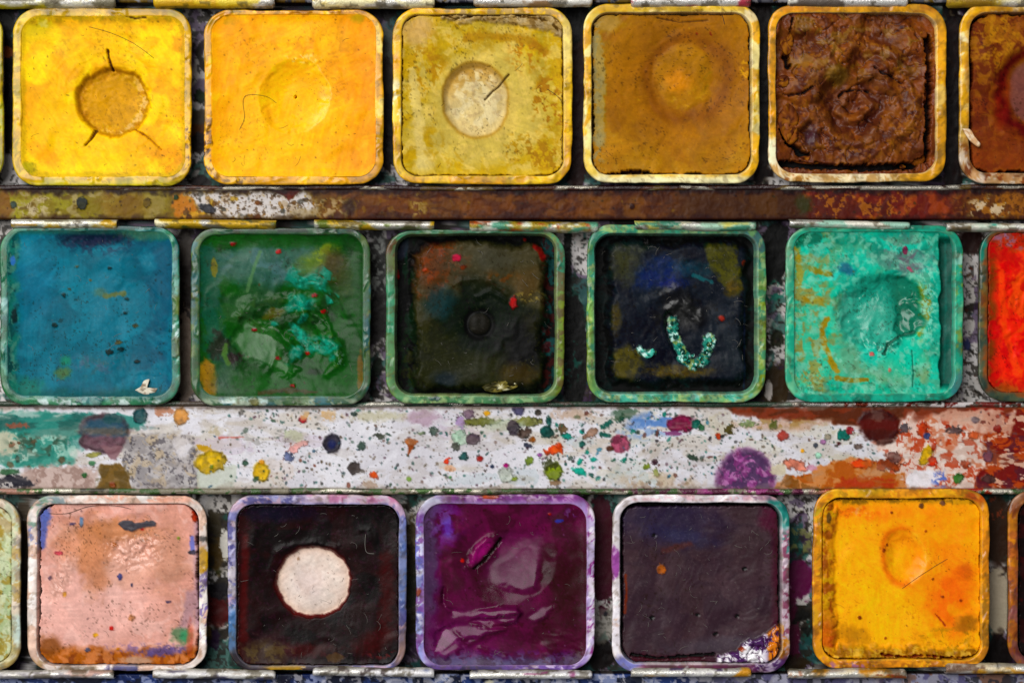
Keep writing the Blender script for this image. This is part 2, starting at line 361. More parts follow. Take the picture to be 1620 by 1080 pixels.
# ---- the tray floor seen in the gaps between the pans
def floor_paint(s):
    s.c(np.ones(len(s.X)), 'c4c0bf'); s.soft = 1.5; s.mott('a09a92', 30, 0.4, 0.7, 0.5); s.mott('140f0a', 34, 0.56, 0.64, 0.85); s.mott('3c2a4a', 50, .62, .68, .6); s.mott('1c4a42', 46, .64, .70, .7); s.speck(5, 0.74, '2c2a28', 0.7); s.speck(9, 0.78, '2a2622', 0.8)
    B = lambda *a, h='1a1208', al=0.96, soft=0.12, warp=0.25: s.c(s.blob(*a, soft=soft, warp=warp), h, al)
    # row 1
    B(10, 130, 14, 90, h='1c140a'); B(10, 30, 14, 28, h='181008'); B(8, 83, 14, 9, h='8a4a10'); B(12, 215, 14, 26, h='2a2216')
    B(314, 205, 14, 14, h='5a3810'); B(314, 226, 14, 16, h='20160a'); s.drop(316, 152, 9, 10, '1c3018'); B(314, 185, 14, 12, h='4a4238'); B(316, 288, 20, 10, h='1c1208')
    B(612, 190, 16, 90, h='1c1408'); B(612, 20, 16, 12, h='1c1812'); B(612, 72, 16, 30, h='6a6660', al=0.7); B(612, 120, 16, 26, h='37302a')
    B(914, 150, 20, 190, h='2a1a0a'); B(1208, 150, 18, 190, h='1c1209'); B(1507, 150, 20, 190, h='1c120a'); s.mott('6a6458', 18, 0.62, 0.72, 0.6, s.blob(1508, 60, 12, 40))
    B(914, 30, 18, 40, h='120c06')
    # row 2
    B(293, 440, 15, 90, h='231c18'); B(293, 570, 15, 75, h='75675c', al=0.9, soft=0.05); B(293, 395, 12, 24, h='4a4440')
    B(598, 450, 18, 95, h='20201f', al=0.85); s.mott('8a8c88', 7, 0.56, 0.66, 0.8, s.blob(598, 440, 12, 70)); B(598, 505, 18, 40, h='242120', al=0.8); s.drop(597, 580, 9, 16, '182018'); s.drop(590, 600, 6, 8, '201812'); s.drop(592, 622, 7, 8, '1c1816')
    B(908, 560, 22, 92, h='0e1410', soft=0.04, warp=0.08); B(898, 420, 7, 80, h='171a17'); s.dots(26, (895, 372, 930, 470), 1, 4, ['1e1e1c', '3a3a38', '22403a']);
    s.mott('2a6a60', 8, 0.62, 0.70, 0.6, s.blob(902, 575, 16, 40))
    B(1228, 400, 20, 55, h='0e1210', soft=0.08); s.mott('1f6a58', 7, 0.5, 0.6, 0.85, s.blob(1225, 462, 18, 15)); s.drop(1228, 536, 12, 14, '25261a'); B(1228, 610, 22, 34, h='32281a', soft=0.1); s.dots(30, (1212, 470, 1243, 560), 1, 3.5, ['4a2024', '201c1a', '2a2a22']); B(1216, 618, 6, 14, h='c8c0ba')
    B(1536, 380, 18, 22, h='2a1c1a'); s.dots(30, (1522, 400, 1552, 630), 1, 4, ['5a2c20', '2a2a2c', '47301f']); s.drop(1530, 545, 6, 9, '2a3050')
    # row 3
    B(38, 900, 12, 130, h='3a3024', al=0.85); B(38, 960, 10, 60, h='201a16')
    B(344, 870, 20, 34, h='4a3a1c', soft=0.3, warp=0.6); B(338, 830, 12, 20, h='3a3428', soft=0.3, warp=0.5); B(344, 965, 20, 30, h='4a100c', soft=0.15); B(348, 935, 16, 16, h='1e1c20', warp=0.5); B(340, 1010, 8, 16, h='2a1c30'); s.drop(330, 1000, 5, 9, '5a4410'); s.drop(345, 905, 5, 4, '3a3a22'); B(356, 860, 8, 24, h='d8d4cc')
    B(650, 860, 12, 40, h='5a4c30', al=0.7); B(650, 935, 12, 70, h='2c261c', al=0.8); s.drop(640, 800, 4, 5, '242018')
    B(954, 870, 20, 95, h='3c1022', soft=0.05); B(954, 1035, 20, 26, h='1c1714'); B(954, 990, 16, 30, h='88847c', al=0.6); s.drop(958, 970, 4, 4, '222228')
    B(1265, 920, 22, 32, h='54103c', warp=0.3); B(1255, 1000, 10, 55, h='4a1030'); s.mott('1a1a18', 14, 0.52, 0.6, 0.9, s.blob(1272, 990, 18, 26)); B(1262, 1050, 22, 14, h='2a2218', warp=.4); s.mott('7a7c50', 12, 0.55, 0.65, 0.8, s.blob(1266, 850, 18, 26))
    B(1580, 840, 22, 66, h='34251e', soft=0.2); s.mott('7a3a2a', 10, 0.6, 0.68, 0.8, s.blob(1580, 800, 18, 20)); B(1580, 950, 22, 50, h='a89c88', soft=0.1); B(1580, 1035, 22, 34, h='1c100c', soft=0.12)
    s.r[:] = 0.45
def fine_axis(lo, hi, spans, fine=1.8, coarse=14):
    xs = [lo]
    while xs[-1] < hi:
        x = xs[-1]; st = coarse
        for a, b in spans:
            if a <= x < b: st = fine
            elif x < a < x + st: st = a - x
        xs.append(x + st)
    return np.array(xs)
gaps = [(-2, 30), (278, 332), (578, 628), (884, 975), (1194, 1294), (1488, 1555), (1560, 1626), (322, 372), (636, 668)]
xs = fine_axis(-120, 1740, sorted(gaps)); ys = fine_axis(-60, 1140, [(0, 300), (355, 645), (775, 1066)], 2.2, 8)
gx, gy = np.meshgrid(xs, ys, indexing='ij'); s = Surf(gx.ravel(), gy.ravel(), seed=3); floor_paint(s); s.h += (s.n(9, 3) - 0.5) * 1.5
PX, PY = to_plan(s.X, s.Y, FLOOR)
link_mesh('tray_floor', np.column_stack([PX, PY, FLOOR + s.h * 0.5 - 1.0]), None, M_ENAMEL, box, BORG, s, quads=grid_quads(len(xs), len(ys)))

# ---- palette strips between the rows
def strip(name, y0, y1, z, paint, seed, dark0='1a120a', dark1='1a120a', step=1.6):
    xs = np.arange(-110, 1731, step); yy = np.arange(y0, y1 + 0.01, step)
    ys = np.concatenate([[y0 - 2.5, y0 - 2, y0 - 0.8], yy, [y1 + 0.8, y1 + 2, y1 + 2.5]])
    zz = np.concatenate([[FLOOR, z - 5, z - 0.8], np.full(len(yy), z), [z - 0.8, z - 5, FLOOR]])
    gx, gy = np.meshgrid(xs, ys, indexing='ij'); s = Surf(gx.ravel(), gy.ravel(), seed=seed, rough=0.42); paint(s)
    Z = np.tile(zz, len(xs)); side = (Z < z - 2)
    s.c(side * 1.0, dark0, 0.7)
    s.h += (s.n(120, 2) - 0.5) * 1.6
    PX, PY = to_plan(s.X, s.Y, z)
    return link_mesh(name, np.column_stack([PX, PY, Z + s.h * (~side)]), None, M_ENAMEL, box, BORG, s, quads=grid_quads(len(xs), len(ys)))

def paint_A(s):
    s.soft = 2.2
    s.c(np.ones(len(s.X)), '5a4210')
    left = sst(330, 180, s.X); s.c(left, '76681a'); s.mott('8f8a2c', 26, 0.5, 0.65, 0.7, left); s.mott('968862', 17, 0.56, 0.66, 0.85, left); s.mott('4f3a10', 22, 0.55, 0.68, 0.7, left)
    s.mott('b3a588', 9, 0.6, 0.7, 0.8, s.blob(65, 328, 34, 18, soft=.5)); s.mott('6c4510', 18, 0.5, 0.62, 0.8, s.blob(15, 320, 40, 40, soft=.5))
    s.c(s.blob(205, 325, 45, 22, soft=.4), '6f5214', 0.7); s.c(s.blob(245, 320, 18, 26, soft=.4), '8f8258', 0.6)
    s.c(s.blob(295, 322, 22, 18, soft=.2, warp=.4), 'a86c14'); s.c(s.blob(318, 342, 30, 7, soft=.2), 'b98c1a')
    w = s.poly([(292, 306), (345, 303), (480, 303), (506, 318), (500, 330), (478, 346), (350, 347), (315, 330)], 5, 7, 14); s.c(w, 'c6c1c0', .97); s.mott('8a6a3c', 12, .6, .74, .4, w); s.speck(4, .74, '4a3420', .7, w)
    s.dots(130, (290, 302, 540, 348), 0.7, 5, ['5a3a14', '3a2c1c', '8a5c18', '4a4a44', 'b0882a'], 0.9, pw=2.5)
    s.drop(329, 330, 15, 7, '2b2b30', 15); s.drop(408, 321, 5, 4, '5c3414'); s.drop(407, 343, 6, 4, '4a2c14')
    s.c(s.poly([(425, 300), (478, 300), (466, 308), (462, 314), (456, 317), (450, 309)], 1, 1.5), '5a2808'); s.c(s.blob(478, 338, 20, 7, soft=.4, warp=.4), '9a8a6c', .8)
    mid = sst(490, 560, s.X + s.warpd(20, 20)); s.c(mid, '4c2c06'); s.mott('64400c', 30, 0.45, 0.62, 0.8, mid); s.mott('2e1a04', 40, 0.52, 0.68, 0.7, mid, sx=2); s.mott('7a5c2c', 14, 0.62, 0.72, 0.6, mid * sst(760, 620, s.X)); s.mott('74460c', 20, .5, .74, .5, mid, sx=1.6); s.mott('241404', 16, .56, .76, .5, mid, sx=2)
    s.mott('a59070', 10, 0.55, 0.66, 0.85, s.blob(525, 330, 34, 18, soft=.5)); s.mott('a08a5c', 10, 0.54, 0.66, 0.8, s.blob(662, 330, 12, 22, soft=.5)); s.c(s.blob(552, 328, 10, 16, soft=.5), '251708', .8); s.drop(1000, 327, 4, 5, '2a1a0c')
    r = sst(1040, 1100, s.X); s.c(r, '3e2806', .8); s.mott('50340a', 30, .5, .65, .7, r)
    r = sst(1265, 1290, s.X + s.warpd(14, 12)); s.c(r, '5c2406'); s.mott('8d4210', 18, .5, .64, .8, r); s.mott('45200a', 30, .52, .66, .8, r); s.mott('b0713a', 7, .64, .72, .6, r * sst(1480, 1400, s.X)); s.c(s.blob(1272, 322, 12, 14, soft=.4), '2f3216', .85)
    r = sst(1490, 1540, s.X + s.warpd(10, 12)); s.c(r, '5a3a10', .8); s.mott('3a2009', 18, .5, .62, .8, r); s.mott('c8b498', 8, .60, .68, .9, s.blob(1565, 330, 36, 17, soft=.5)); s.mott('9c6420', 10, .58, .68, .7, r)
    s.drop(129, 321, 9, 10, '2a2f30'); s.drop(21, 324, 5, 6, '2c3a38'); s.drop(278, 312, 4, 4, '1e3020'); s.drop(233, 320, 6, 8, '5c4a14')
    s.dots(260, (-40, 300, 1660, 348), 0.6, 2.8, ['241a0c', '3a2810', '2b2a20', '8a6a20'], 0.7, pw=3)
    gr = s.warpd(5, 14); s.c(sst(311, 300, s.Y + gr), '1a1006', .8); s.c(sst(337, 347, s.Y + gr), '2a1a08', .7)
    s.r[:] = 0.5; s.h += (s.n(8, 3) - .5) * 0.9
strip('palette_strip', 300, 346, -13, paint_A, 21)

def paint_B(s):
    s.soft = 1.6
    s.c(np.ones(len(s.X)), 'd3d1d8'); s.mott('c2bfc6', 60, .5, .7, .6); s.mott('dedde2', 34, .5, .66, .5)
    s.mott('b6ac9c', 26, .6, .74, .5, sx=2.4)
    for q in range(26):
        R = random.Random(900 + q); cx = R.uniform(250, 1350); cy = R.uniform(650, 768); d = s.ell(cx, cy, R.uniform(14, 44), R.uniform(6, 18), R.uniform(-8, 8), .35); cc = R.choice(['b8a890', 'a8b0a0', 'b09cb0', 'c4b0a0', '9cb0b4', 'b8b090']); s.c(sst(1.15, .75, d), cc, .28); s.c(np.exp(-((d - .95) / .09) ** 2), cc, .35)
    dk = ['2a2a2a', '3a3028', '24383a', '4a3a24', '2c4a38', '5a3c30', '6a5a48']
    s.dots(1500, (-40, 640, 1660, 776), 0.45, 1.9, dk, 0.75, pw=2.2)
    s.dots(1500, (360, 645, 1400, 775), 0.5, 2.8, dk + ['1f5a50', '14403a', '4a2a3a'], 0.85, pw=2.6)
    # left: teal wash, greys
    s.c(s.poly([(-60, 650), (108, 652), (112, 735), (-60, 738)], 3, 7, 18), '3f8678', .97); s.mott('2f7468', 20, .45, .6, .9, s.blob(50, 695, 75, 42, soft=.2)); s.mott('9cbfb2', 12, .58, .68, .8, s.blob(50, 700, 70, 38, soft=.3))
    s.c(s.poly([(-60, 653), (228, 656), (232, 676), (120, 690), (-60, 682)], 2, 4, 14), '2f776d', .9); s.mott('1d544e', 20, .5, .62, .9, s.blob(80, 668, 140, 14, soft=.3), sx=3); s.mott('9fb7b0', 12, .6, .7, .8, s.blob(60, 655, 120, 5, soft=.4), sx=5)
    s.c(s.blob(6, 700, 22, 16, soft=.3, warp=.4), 'b9b39e', .9); s.mott('2c4334', 14, .5, .6, .85, s.blob(60, 702, 40, 16, soft=.4)); s.c(s.blob(24, 673, 20, 4, warp=.5), '8a4a38', .8); s.dots(12, (0, 690, 110, 740), 2, 7, ['5a3c24', '2c4c30', '713c20', '2a3c30'], .9)
    s.c(s.poly([(35, 742), (120, 735), (155, 745), (150, 776), (30, 776)], 3, 5, 16), 'b59f97', .9); s.mott('8c736b', 10, .52, .64, .8, s.blob(95, 756, 60, 22, soft=.3)); s.drop(14, 746, 16, 5, '2e5236'); s.c(s.blob(18, 763, 34, 11, warp=.35, soft=.15), '26252d'); s.mott('cfc9c6', 7, .6, .66, .8, s.blob(14, 768, 20, 6))
    s.drop(165, 686, 41, 31, '5a3c46', warp=.12, dark=.25); s.c(s.poly([(124, 662), (205, 662), (204, 690), (128, 686)], 6, 4, 12) * s.blob(165, 686, 40, 30, warp=.1), '27495c', .9); s.c(s.blob(170, 682, 38, 6, soft=.5), '6f5138', .5); s.c(s.poly([(160, 705), (196, 705), (184, 728), (176, 727)], 2, 2), '7c5a60', .9)
    s.c(s.blob(178, 662, 16, 8), '23474a', .9); s.drop(222, 658, 12, 12, '1a3d42'); s.drop(286, 658, 12, 14, 'b07c48', 25); s.c(s.blob(258, 650, 16, 7, warp=.5), 'a97358', .85)
    g = s.poly([(200, 690), (240, 682), (300, 690), (312, 720), (314, 776), (205, 776), (195, 730)], 4, 6, 18); s.c(g, 'a6a1a1', .8); s.mott('7f7a7c', 16, .44, .68, .7, g); s.mott('b49f80', 15, .55, .72, .6, g); s.mott('4a464c', 5, .66, .76, .7, g); s.dots(70, (200, 685, 312, 772), .6, 2.4, ['3a363c', '5c5458', '7a6a50'], .8); s.c(s.blob(287, 706, 15, 17, warp=.3), 'd2ced2', .9)
    s.c(s.poly([(200, 700), (140, 735), (165, 775), (150, 700)], 4, 5) * .0, '000000'); s.c(s.poly([(314, 738), (372, 738), (374, 776), (314, 776)], 2, 4), 'b9beb2', .8)
    s.c(s.poly([(158, 735), (192, 732), (204, 750), (210, 776), (148, 776), (160, 755)], 2, 2.5), '6b5128', .97); s.mott('4c3c1c', 14, .5, .64, .6, s.blob(180, 756, 30, 24)); s.drop(178, 767, 5, 5, '7a3f18'); s.drop(147, 719, 12, 4, '8e8a4c', -8); s.drop(145, 732, 5, 4, '3c6a48'); s.drop(134, 751, 4, 4, '28552c')
    s.drop(333, 731, 24, 18, 'c3a02a', 10, warp=.28); s.c(s.blob(322, 709, 12, 5, warp=.5), 'b58c24', .9); s.drop(414, 746, 14, 15, 'c9a21e', warp=.12); s.drop(414, 730, 4, 4, 'a9741c'); s.drop(335, 738, 3, 3, '6a7a28')
    s.drop(525, 701, 15, 16, '26232e', warp=.1); s.c(s.blob(525, 702, 7, 7, soft=.5), '1d2350', .9); s.drop(471, 705, 15, 8, 'cf9793', -30, warp=.4); s.drop(458, 722, 8, 7, '5a6284', 40, warp=.4); s.c(s.blob(465, 688, 14, 8, warp=.5), 'b3b89c', .8)
    s.drop(479, 663, 7, 6, 'a0262c'); s.mott('c9a16c', 9, .52, .62, .8, s.blob(505, 657, 36, 8, soft=.4)); s.c(s.line([(347, 692), (385, 691)], 1.4, 1, 1), 'b7564c', .7); s.mott('b1a58c', 10, .55, .66, .8, s.blob(350, 683, 26, 8, soft=.4)); s.mott('8d8a86', 8, .55, .65, .7, s.blob(425, 695, 40, 18, soft=.5), sx=2)
    s.dots(34, (330, 650, 620, 770), 1.5, 5, ['2c4a38', '28402e', '54504c', '7a4030', '3a5a70'], .9)
    # middle
    s.c(s.blob(600, 658, 44, 8, warp=.4, soft=.5), 'ada78a', .7); s.c(s.blob(672, 660, 26, 12, warp=.3, soft=.4), 'a58b9c', .8); s.drop(560, 655, 5, 4, '23302c'); s.drop(567, 649, 4, 3, '5f9483')
    s.drop(760, 667, 28, 6.5, '5e602c', warp=.2); s.drop(835, 666, 22, 7, '72733c', warp=.25); s.c(s.blob(800, 672, 30, 9, soft=.5), 'a9b59c', .6); s.drop(770, 653, 5, 4, 'c08c1c'); s.c(s.blob(728, 668, 6, 9, warp=.4), '8a6aa0', .7); s.drop(742, 655, 10, 8, '6a5464', warp=.5)
    s.drop(812, 676, 12, 10, '2f2830', 30, warp=.35); s.drop(830, 686, 12, 9, '43352f', warp=.35); s.drop(842, 695, 6, 5, '8a5028'); s.drop(820, 649, 11, 8, '43405c', warp=.3); s.drop(851, 652, 5, 5, '2e2a24')
    s.drop(865, 683, 11, 11, '15403a', warp=.2); s.drop(868, 665, 4, 8, '15403a'); s.drop(728, 690, 13, 15, '93b59c', warp=.35, a=.75); s.drop(748, 694, 11, 11, '4c3c48', warp=.15); s.drop(722, 707, 7, 7, '3b3f38', warp=.4); s.drop(734, 721, 7, 6, '17403e', warp=.4)
    s.drop(651, 699, 10, 6, '9a4c1f', warp=.25); s.c(s.poly([(645, 702), (658, 702), (650, 713), (645, 722)], 1, 1.5), '84401f', .95); s.drop(600, 690, 10, 4.5, '40443a', 10, warp=.4); s.drop(572, 705, 7, 6, '2e4038', warp=.3); s.drop(686, 681, 7, 7, '34443c', warp=.4); s.drop(666, 685, 6, 3, '556a48')
    s.drop(560, 740, 11, 10, '453d3b', warp=.14); s.drop(591, 751, 7, 5, 'bb4c28', 15, warp=.4); s.c(s.blob(586, 765, 10, 6, warp=.5), 'a48c7a', .8); s.drop(647, 757, 4, 4, '6e9a38'); s.drop(707, 728, 6, 5, 'c93c20', -30, warp=.4); s.c(s.blob(710, 740, 10, 5, warp=.4), 'd09b78', .7)
    s.drop(759, 725, 5, 4, '8c2420'); s.drop(800, 736, 4, 4, 'a0246c'); s.drop(800, 750, 13, 12, 'b7c0b0', warp=.3, a=.7, dark=.35); s.drop(814, 757, 5, 4, '7b8c3c'); s.drop(838, 728, 7, 7, '6c8038', warp=.2); s.drop(778, 737, 3, 3, '26304c'); s.drop(712, 755, 3, 3, '38783c')
    s.drop(878, 712, 15, 8, 'bb451d', -8, warp=.35); s.drop(884, 704, 5, 5, 'bb451d'); s.drop(876, 745, 14, 14, '75862a', 20, warp=.2); s.c(s.blob(870, 733, 12, 8, warp=.5), '383b20', .9); s.c(s.blob(878, 764, 10, 4, warp=.4), '75583c', .8); s.drop(836, 704, 9, 4, '2c3040', 10, warp=.4); s.drop(854, 719, 4, 3, '8a4a8c')
    for x, y, a, b, h in [(897, 690, 8, 5, '178474'), (920, 702, 5, 5, '17483f'), (921, 683, 3.5, 3.5, '16907f'), (960, 671, 9, 5, '1b5046'), (958, 688, 8, 4, '1b5046'), (917, 729, 4, 6, '12806c'), (916, 745, 11, 5, '168a76'), (938, 726, 6, 4, '158a78'), (928, 716, 4, 3, '177a6a'), (988, 727, 5, 4, '186a58'), (970, 728, 4, 3, '2a6a50'), (1022, 738, 6, 4, '6b7a30'), (1038, 748, 4, 6, '7e8c40'), (983, 660, 5, 8, '204a40'), (890, 678, 8, 7, '5c4a34'), (935, 685, 12, 6, '8a6a58'), (913, 659, 5, 4, '205a48')]:
        s.drop(x, y, a, b, h, rot=(x * 7) % 60 - 30, warp=.35)
    s.mott('5479b4', 14, .42, .6, .9, s.blob(1036, 668, 44, 16, soft=.4), sx=2.2); s.mott('88a0c4', 10, .5, .62, .8, s.blob(1030, 682, 44, 14, soft=.4), sx=2); s.c(s.blob(985, 655, 20, 10, warp=.4), '2f4a34', .75); s.c(s.blob(905, 656, 30, 8, warp=.5, soft=.5), 'a8886c', .6)
    s.drop(1077, 670, 22, 14, '74203c', warp=.2); s.c(s.blob(1064, 685, 14, 4, warp=.4), '6a2a5a', .8); s.drop(981, 702, 15, 15, 'a04c64', warp=.12); s.c(s.blob(975, 696, 7, 6, warp=.5), '5c2838', .7); s.drop(965, 709, 6, 5, '5a3428'); s.drop(1036, 730, 5, 5, '38222a')
    s.mott('b9a58c', 16, .45, .6, .7, s.blob(1040, 762, 60, 14, soft=.5)); s.mott('8f7868', 9, .55, .65, .7, s.blob(1050, 768, 50, 8, soft=.5))
    s.dots(160, (880, 650, 1140, 760), .8, 4.2, ['14705f', '1a4a42', '2a3a30', '5a3028', '1d6a8a', '2a2428'], .9, pw=2.4)
    # right
    t = s.poly([(1145, 640), (1640, 640), (1640, 668), (1480, 668), (1350, 668), (1260, 668), (1200, 660), (1160, 655)], 3, 5, 20); s.c(t, '6f2e1e', .95); s.mott('4f2b1c', 22, .5, .62, .85, t, sx=2.4); s.mott('8c2418', 18, .5, .62, .7, t * sst(1350, 1420, s.X), sx=2)
    s.mott('bb9a86', 14, .45, .6, .8, s.blob(1270, 672, 100, 9, soft=.5), sx=3); s.mott('9a7a44', 12, .5, .62, .7, s.blob(1230, 670, 60, 8, soft=.5))
    pk = s.poly([(1370, 668), (1640, 650), (1640, 776), (1420, 776), (1400, 720)], 6, 10, 24); s.c(pk, 'd5b7a9', .85); s.mott('b86a4c', 18, .54, .66, .8, pk); s.mott('e0d2ca', 14, .55, .66, .8, pk); s.mott('a83a22', 11, .62, .7, .8, pk)
    rr_ = s.poly([(1562, 650), (1640, 640), (1640, 776), (1545, 776), (1560, 730), (1548, 700)], 5, 9, 20); s.c(rr_, '6a2012', .97); s.mott('b0502c', 16, .5, .62, .8, rr_, sx=2); s.mott('4f2430', 14, .56, .66, .8, rr_); s.mott('d9b8a4', 9, .66, .74, .8, rr_, sx=2.5)
    s.c(s.poly([(1480, 660), (1500, 650), (1580, 648), (1605, 668), (1600, 690), (1510, 672)], 2, 4) , 'c99f8c', .8); s.dots(26, (1470, 650, 1610, 700), 1.5, 5, ['8c2c20', 'a03a28', '5a4a50', '5c2420'], .9)
    s.drop(1392, 674, 31, 28, '46201c', warp=.14, a=1); s.c(s.blob(1392, 672, 26, 22, soft=.3), '42201e', .7); s.c(s.poly([(1358, 664), (1425, 664), (1420, 680), (1362, 678)], 3, 2), '54211b', .9)
    s.drop(1179, 758, 46, 46, '8f4a86', warp=.08, dark=.35); mg = s.blob(1179, 758, 44, 44, warp=.08); s.mott('6e3566', 12, .46, .58, .85, mg); s.mott('b77fae', 8, .58, .68, .7, mg); s.mott('443450', 14, .54, .64, .85, mg); s.dots(60, (1140, 715, 1220, 774), .8, 3, ['4a2a50', 'c090b8', '7a3058'], .7)
    og = s.poly([(1215, 776), (1245, 752), (1285, 748), (1300, 734), (1350, 724), (1385, 730), (1408, 748), (1440, 750), (1432, 776)], 2, 4, 14); s.c(og, 'bd7d4e', .95); s.mott('a4531f', 18, .5, .62, .85, og); s.mott('6e4420', 14, .55, .66, .8, og * sst(1330, 1250, s.X)); s.drop(1365, 733, 21, 8, 'c2481a', warp=.25); s.c(s.blob(1370, 766, 50, 12, warp=.3), 'a23a14', .85); s.drop(1405, 735, 20, 10, '8a3d26', warp=.4); s.drop(1413, 722, 12, 9, '6c4540', warp=.4)
    s.drop(1260, 735, 20, 9, 'cf7c66', 15, warp=.35); s.c(s.blob(1232, 742, 12, 10, warp=.35), 'c9bfa6', .9); s.c(s.blob(1284, 740, 8, 4, warp=.4), 'c28aa0', .8)
    s.c(s.blob(1458, 756, 28, 14, warp=.2), 'e3e0e6', .97); s.mott('5266b0', 9, .46, .58, .9, s.blob(1490, 756, 14, 12, soft=.4)); s.drop(1516, 756, 9, 8, '3a6a34', warp=.15); s.drop(1465, 720, 9, 16, 'd0a31c', 20, warp=.25); s.drop(1477, 707, 4, 6, 'a03222'); s.drop(1475, 730, 8, 8, 'a83222', warp=.25); s.drop(1527, 735, 7, 8, '9a4430', warp=.3); s.drop(1565, 757, 11, 7, '47302e'); s.drop(1563, 722, 9, 9, '5a2c40')
    s.drop(1460, 679, 9, 12, 'b04028', 20, warp=.4); s.drop(1466, 690, 5, 5, '3a4878'); s.drop(1512, 680, 14, 6, '5c4c4c', warp=.4); s.drop(1430, 678, 8, 7, '4c4448', warp=.5); s.drop(1540, 688, 10, 7, 'b4583c', warp=.3); s.drop(1578, 678, 6, 7, '7a2420'); s.drop(1543, 664, 7, 5, '6a5a60')
    s.drop(1238, 690, 8, 9, '9a2b24', warp=.3); s.drop(1336, 688, 10, 9, '166256', warp=.3); s.drop(1345, 680, 6, 6, '8a2a30', warp=.3); s.drop(1310, 690, 5, 5, '938a78'); s.drop(1302, 699, 4, 4, '9a6a94'); s.drop(1101, 671, 8, 8, '20584c', warp=.25); s.drop(1110, 676, 5, 5, '2e5a3c'); s.drop(1136, 690, 5, 5, 'ab3c18'); s.drop(1143, 690, 4, 3, '242424'); s.drop(1154, 679, 8, 8, '4c4424', warp=.5); s.drop(1224, 672, 6, 8, '555c30', warp=.3); s.drop(1180, 670, 14, 5, '7c8c60', warp=.5); s.drop(1290, 704, 4, 4, '30343c'); s.drop(1294, 720, 5, 5, '9ccab2'); s.drop(1269, 713, 3, 3, 'c48c20'); s.drop(1096, 723, 9, 4, '2c3a30', 30, warp=.4); s.drop(1327, 702, 4, 3, '4a2424'); s.drop(1357, 706, 7, 4, '584a44', warp=.3)
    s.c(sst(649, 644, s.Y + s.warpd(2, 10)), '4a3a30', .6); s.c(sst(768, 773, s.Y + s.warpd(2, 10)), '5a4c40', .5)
    s.c(sst(.6, .8, s.n(16, 4, 3, 1)), '9a8e84', .25)
    s.h += (s.n(7, 3) - .5) * .5
strip('palette_strip', 643, 773, -13, paint_B, 22)

def paint_C(s):
    s.c(np.ones(len(s.X)), '2c3a68'); s.mott('1b2448', 30, .45, .6, .9); s.mott('8c93b0', 14, .56, .66, .8); s.mott('161820', 20, .55, .66, .8)
    r = sst(1050, 1200, s.X); s.c(r, '9c98a4', .8); s.mott('4c4868', 18, .5, .62, .85, r); s.mott('6a4a3a', 18, .55, .65, .8, r * sst(1350, 1480, s.X)); s.mott('2a2a30', 10, .58, .66, .8, r)
    s.mott('d0ccd0', 12, .58, .66, .8, sst(300, 420, s.X) * sst(1200, 1100, s.X) * .7); s.c(s.blob(775, 1078, 8, 3), 'd9d4c0')
    s.r[:] = .45
strip('palette_strip', 1067, 1130, -13, paint_C, 23)
def paint_T(s):
    s.c(np.ones(len(s.X)), '4a4a50'); s.mott('24242c', 14, .45, .6, .9); s.mott('8f8d90', 9, .56, .66, .8); s.mott('5a4416', 24, .55, .65, .8); s.r[:] = .5
strip('palette_strip', -70, 3, -13, paint_T, 24)

# ---- folded rails along the strips
def rail(y, z, rad, paint, seed):
    xs = np.arange(-110, 1731, 2.0); an = np.radians(np.arange(0, 360, 24)); n = len(an)
    cx = np.repeat(xs, n); a = np.tile(an, len(xs))
    w = Surf(cx, np.full(len(cx), y), seed=seed); wob = (w.n(90, 3) - .5) * 2.2
    Y = y + wob + np.cos(a) * rad; Z = z + np.sin(a) * rad * .8
    s = Surf(cx, Y, '3a3020', .35, seed=seed + 40); paint(s); s.h += (s.n(10, 3) - .5) * .8
    PX, PY = to_plan(cx, Y, z)
    i, j = np.meshgrid(np.arange(len(xs) - 1), np.arange(n), indexing='ij'); p = (i * n + j).ravel(); q = (i * n + (j + 1) % n).ravel()
    link_mesh('folded_rail', np.column_stack([PX, PY, Z + s.h]), None, M_METAL, box, BORG, s, quads=np.stack([p, q, q + n, p + n], 1))
def rp(base, l1, l2, metal='b9b6ac', lo=.58):
    def f(s):
        s.c(np.ones(len(s.X)), base); s.mott(l1, 20, .5, .62, .85, sx=2); s.mott(l2, 28, .55, .66, .8, sx=2)
        m = sst(lo, lo + .07, s.n(24, 4, 3, .6)); s.c(m, metal, .85, rough=.28, metal=.7)
    return f
rail(297, -13, 4.0, rp('2a1a0a', '4a2c0c', '5c4a18', lo=.66), 31)
def rB1(s):
    rp('2e261e', '4a4038', '2a3a2c', lo=.62)(s); s.mott('6a2418', 20, .45, .6, .9, sst(1240, 1330, s.X)); s.mott('1d3a2c', 20, .45, .6, .8, s.blob(900, 638, 320, 30, soft=.5)); s.mott('d2cccc', 9, .6, .66, .9, sst(1250, 1330, s.X))
rail(639, -13, 4.2, rB1, 32)
def rB2(s):
    rp('7a7464', '4c4434', '2c2a20', metal='cfcabc', lo=.52)(s); s.mott('a87a6c', 18, .4, .55, .85, sst(70, 40, s.X)); s.mott('38542c', 12, .6, .68, .85); s.mott('4a1830', 22, .4, .55, .9, s.blob(1140, 778, 140, 30, soft=.3)); s.mott('9a2c18', 18, .38, .52, .9, sst(1270, 1330, s.X)); s.mott('a04a84', 16, .5, .6, .8, s.blob(1180, 778, 90, 20, soft=.4))
rail(777, -12, 4.6, rB2, 33)

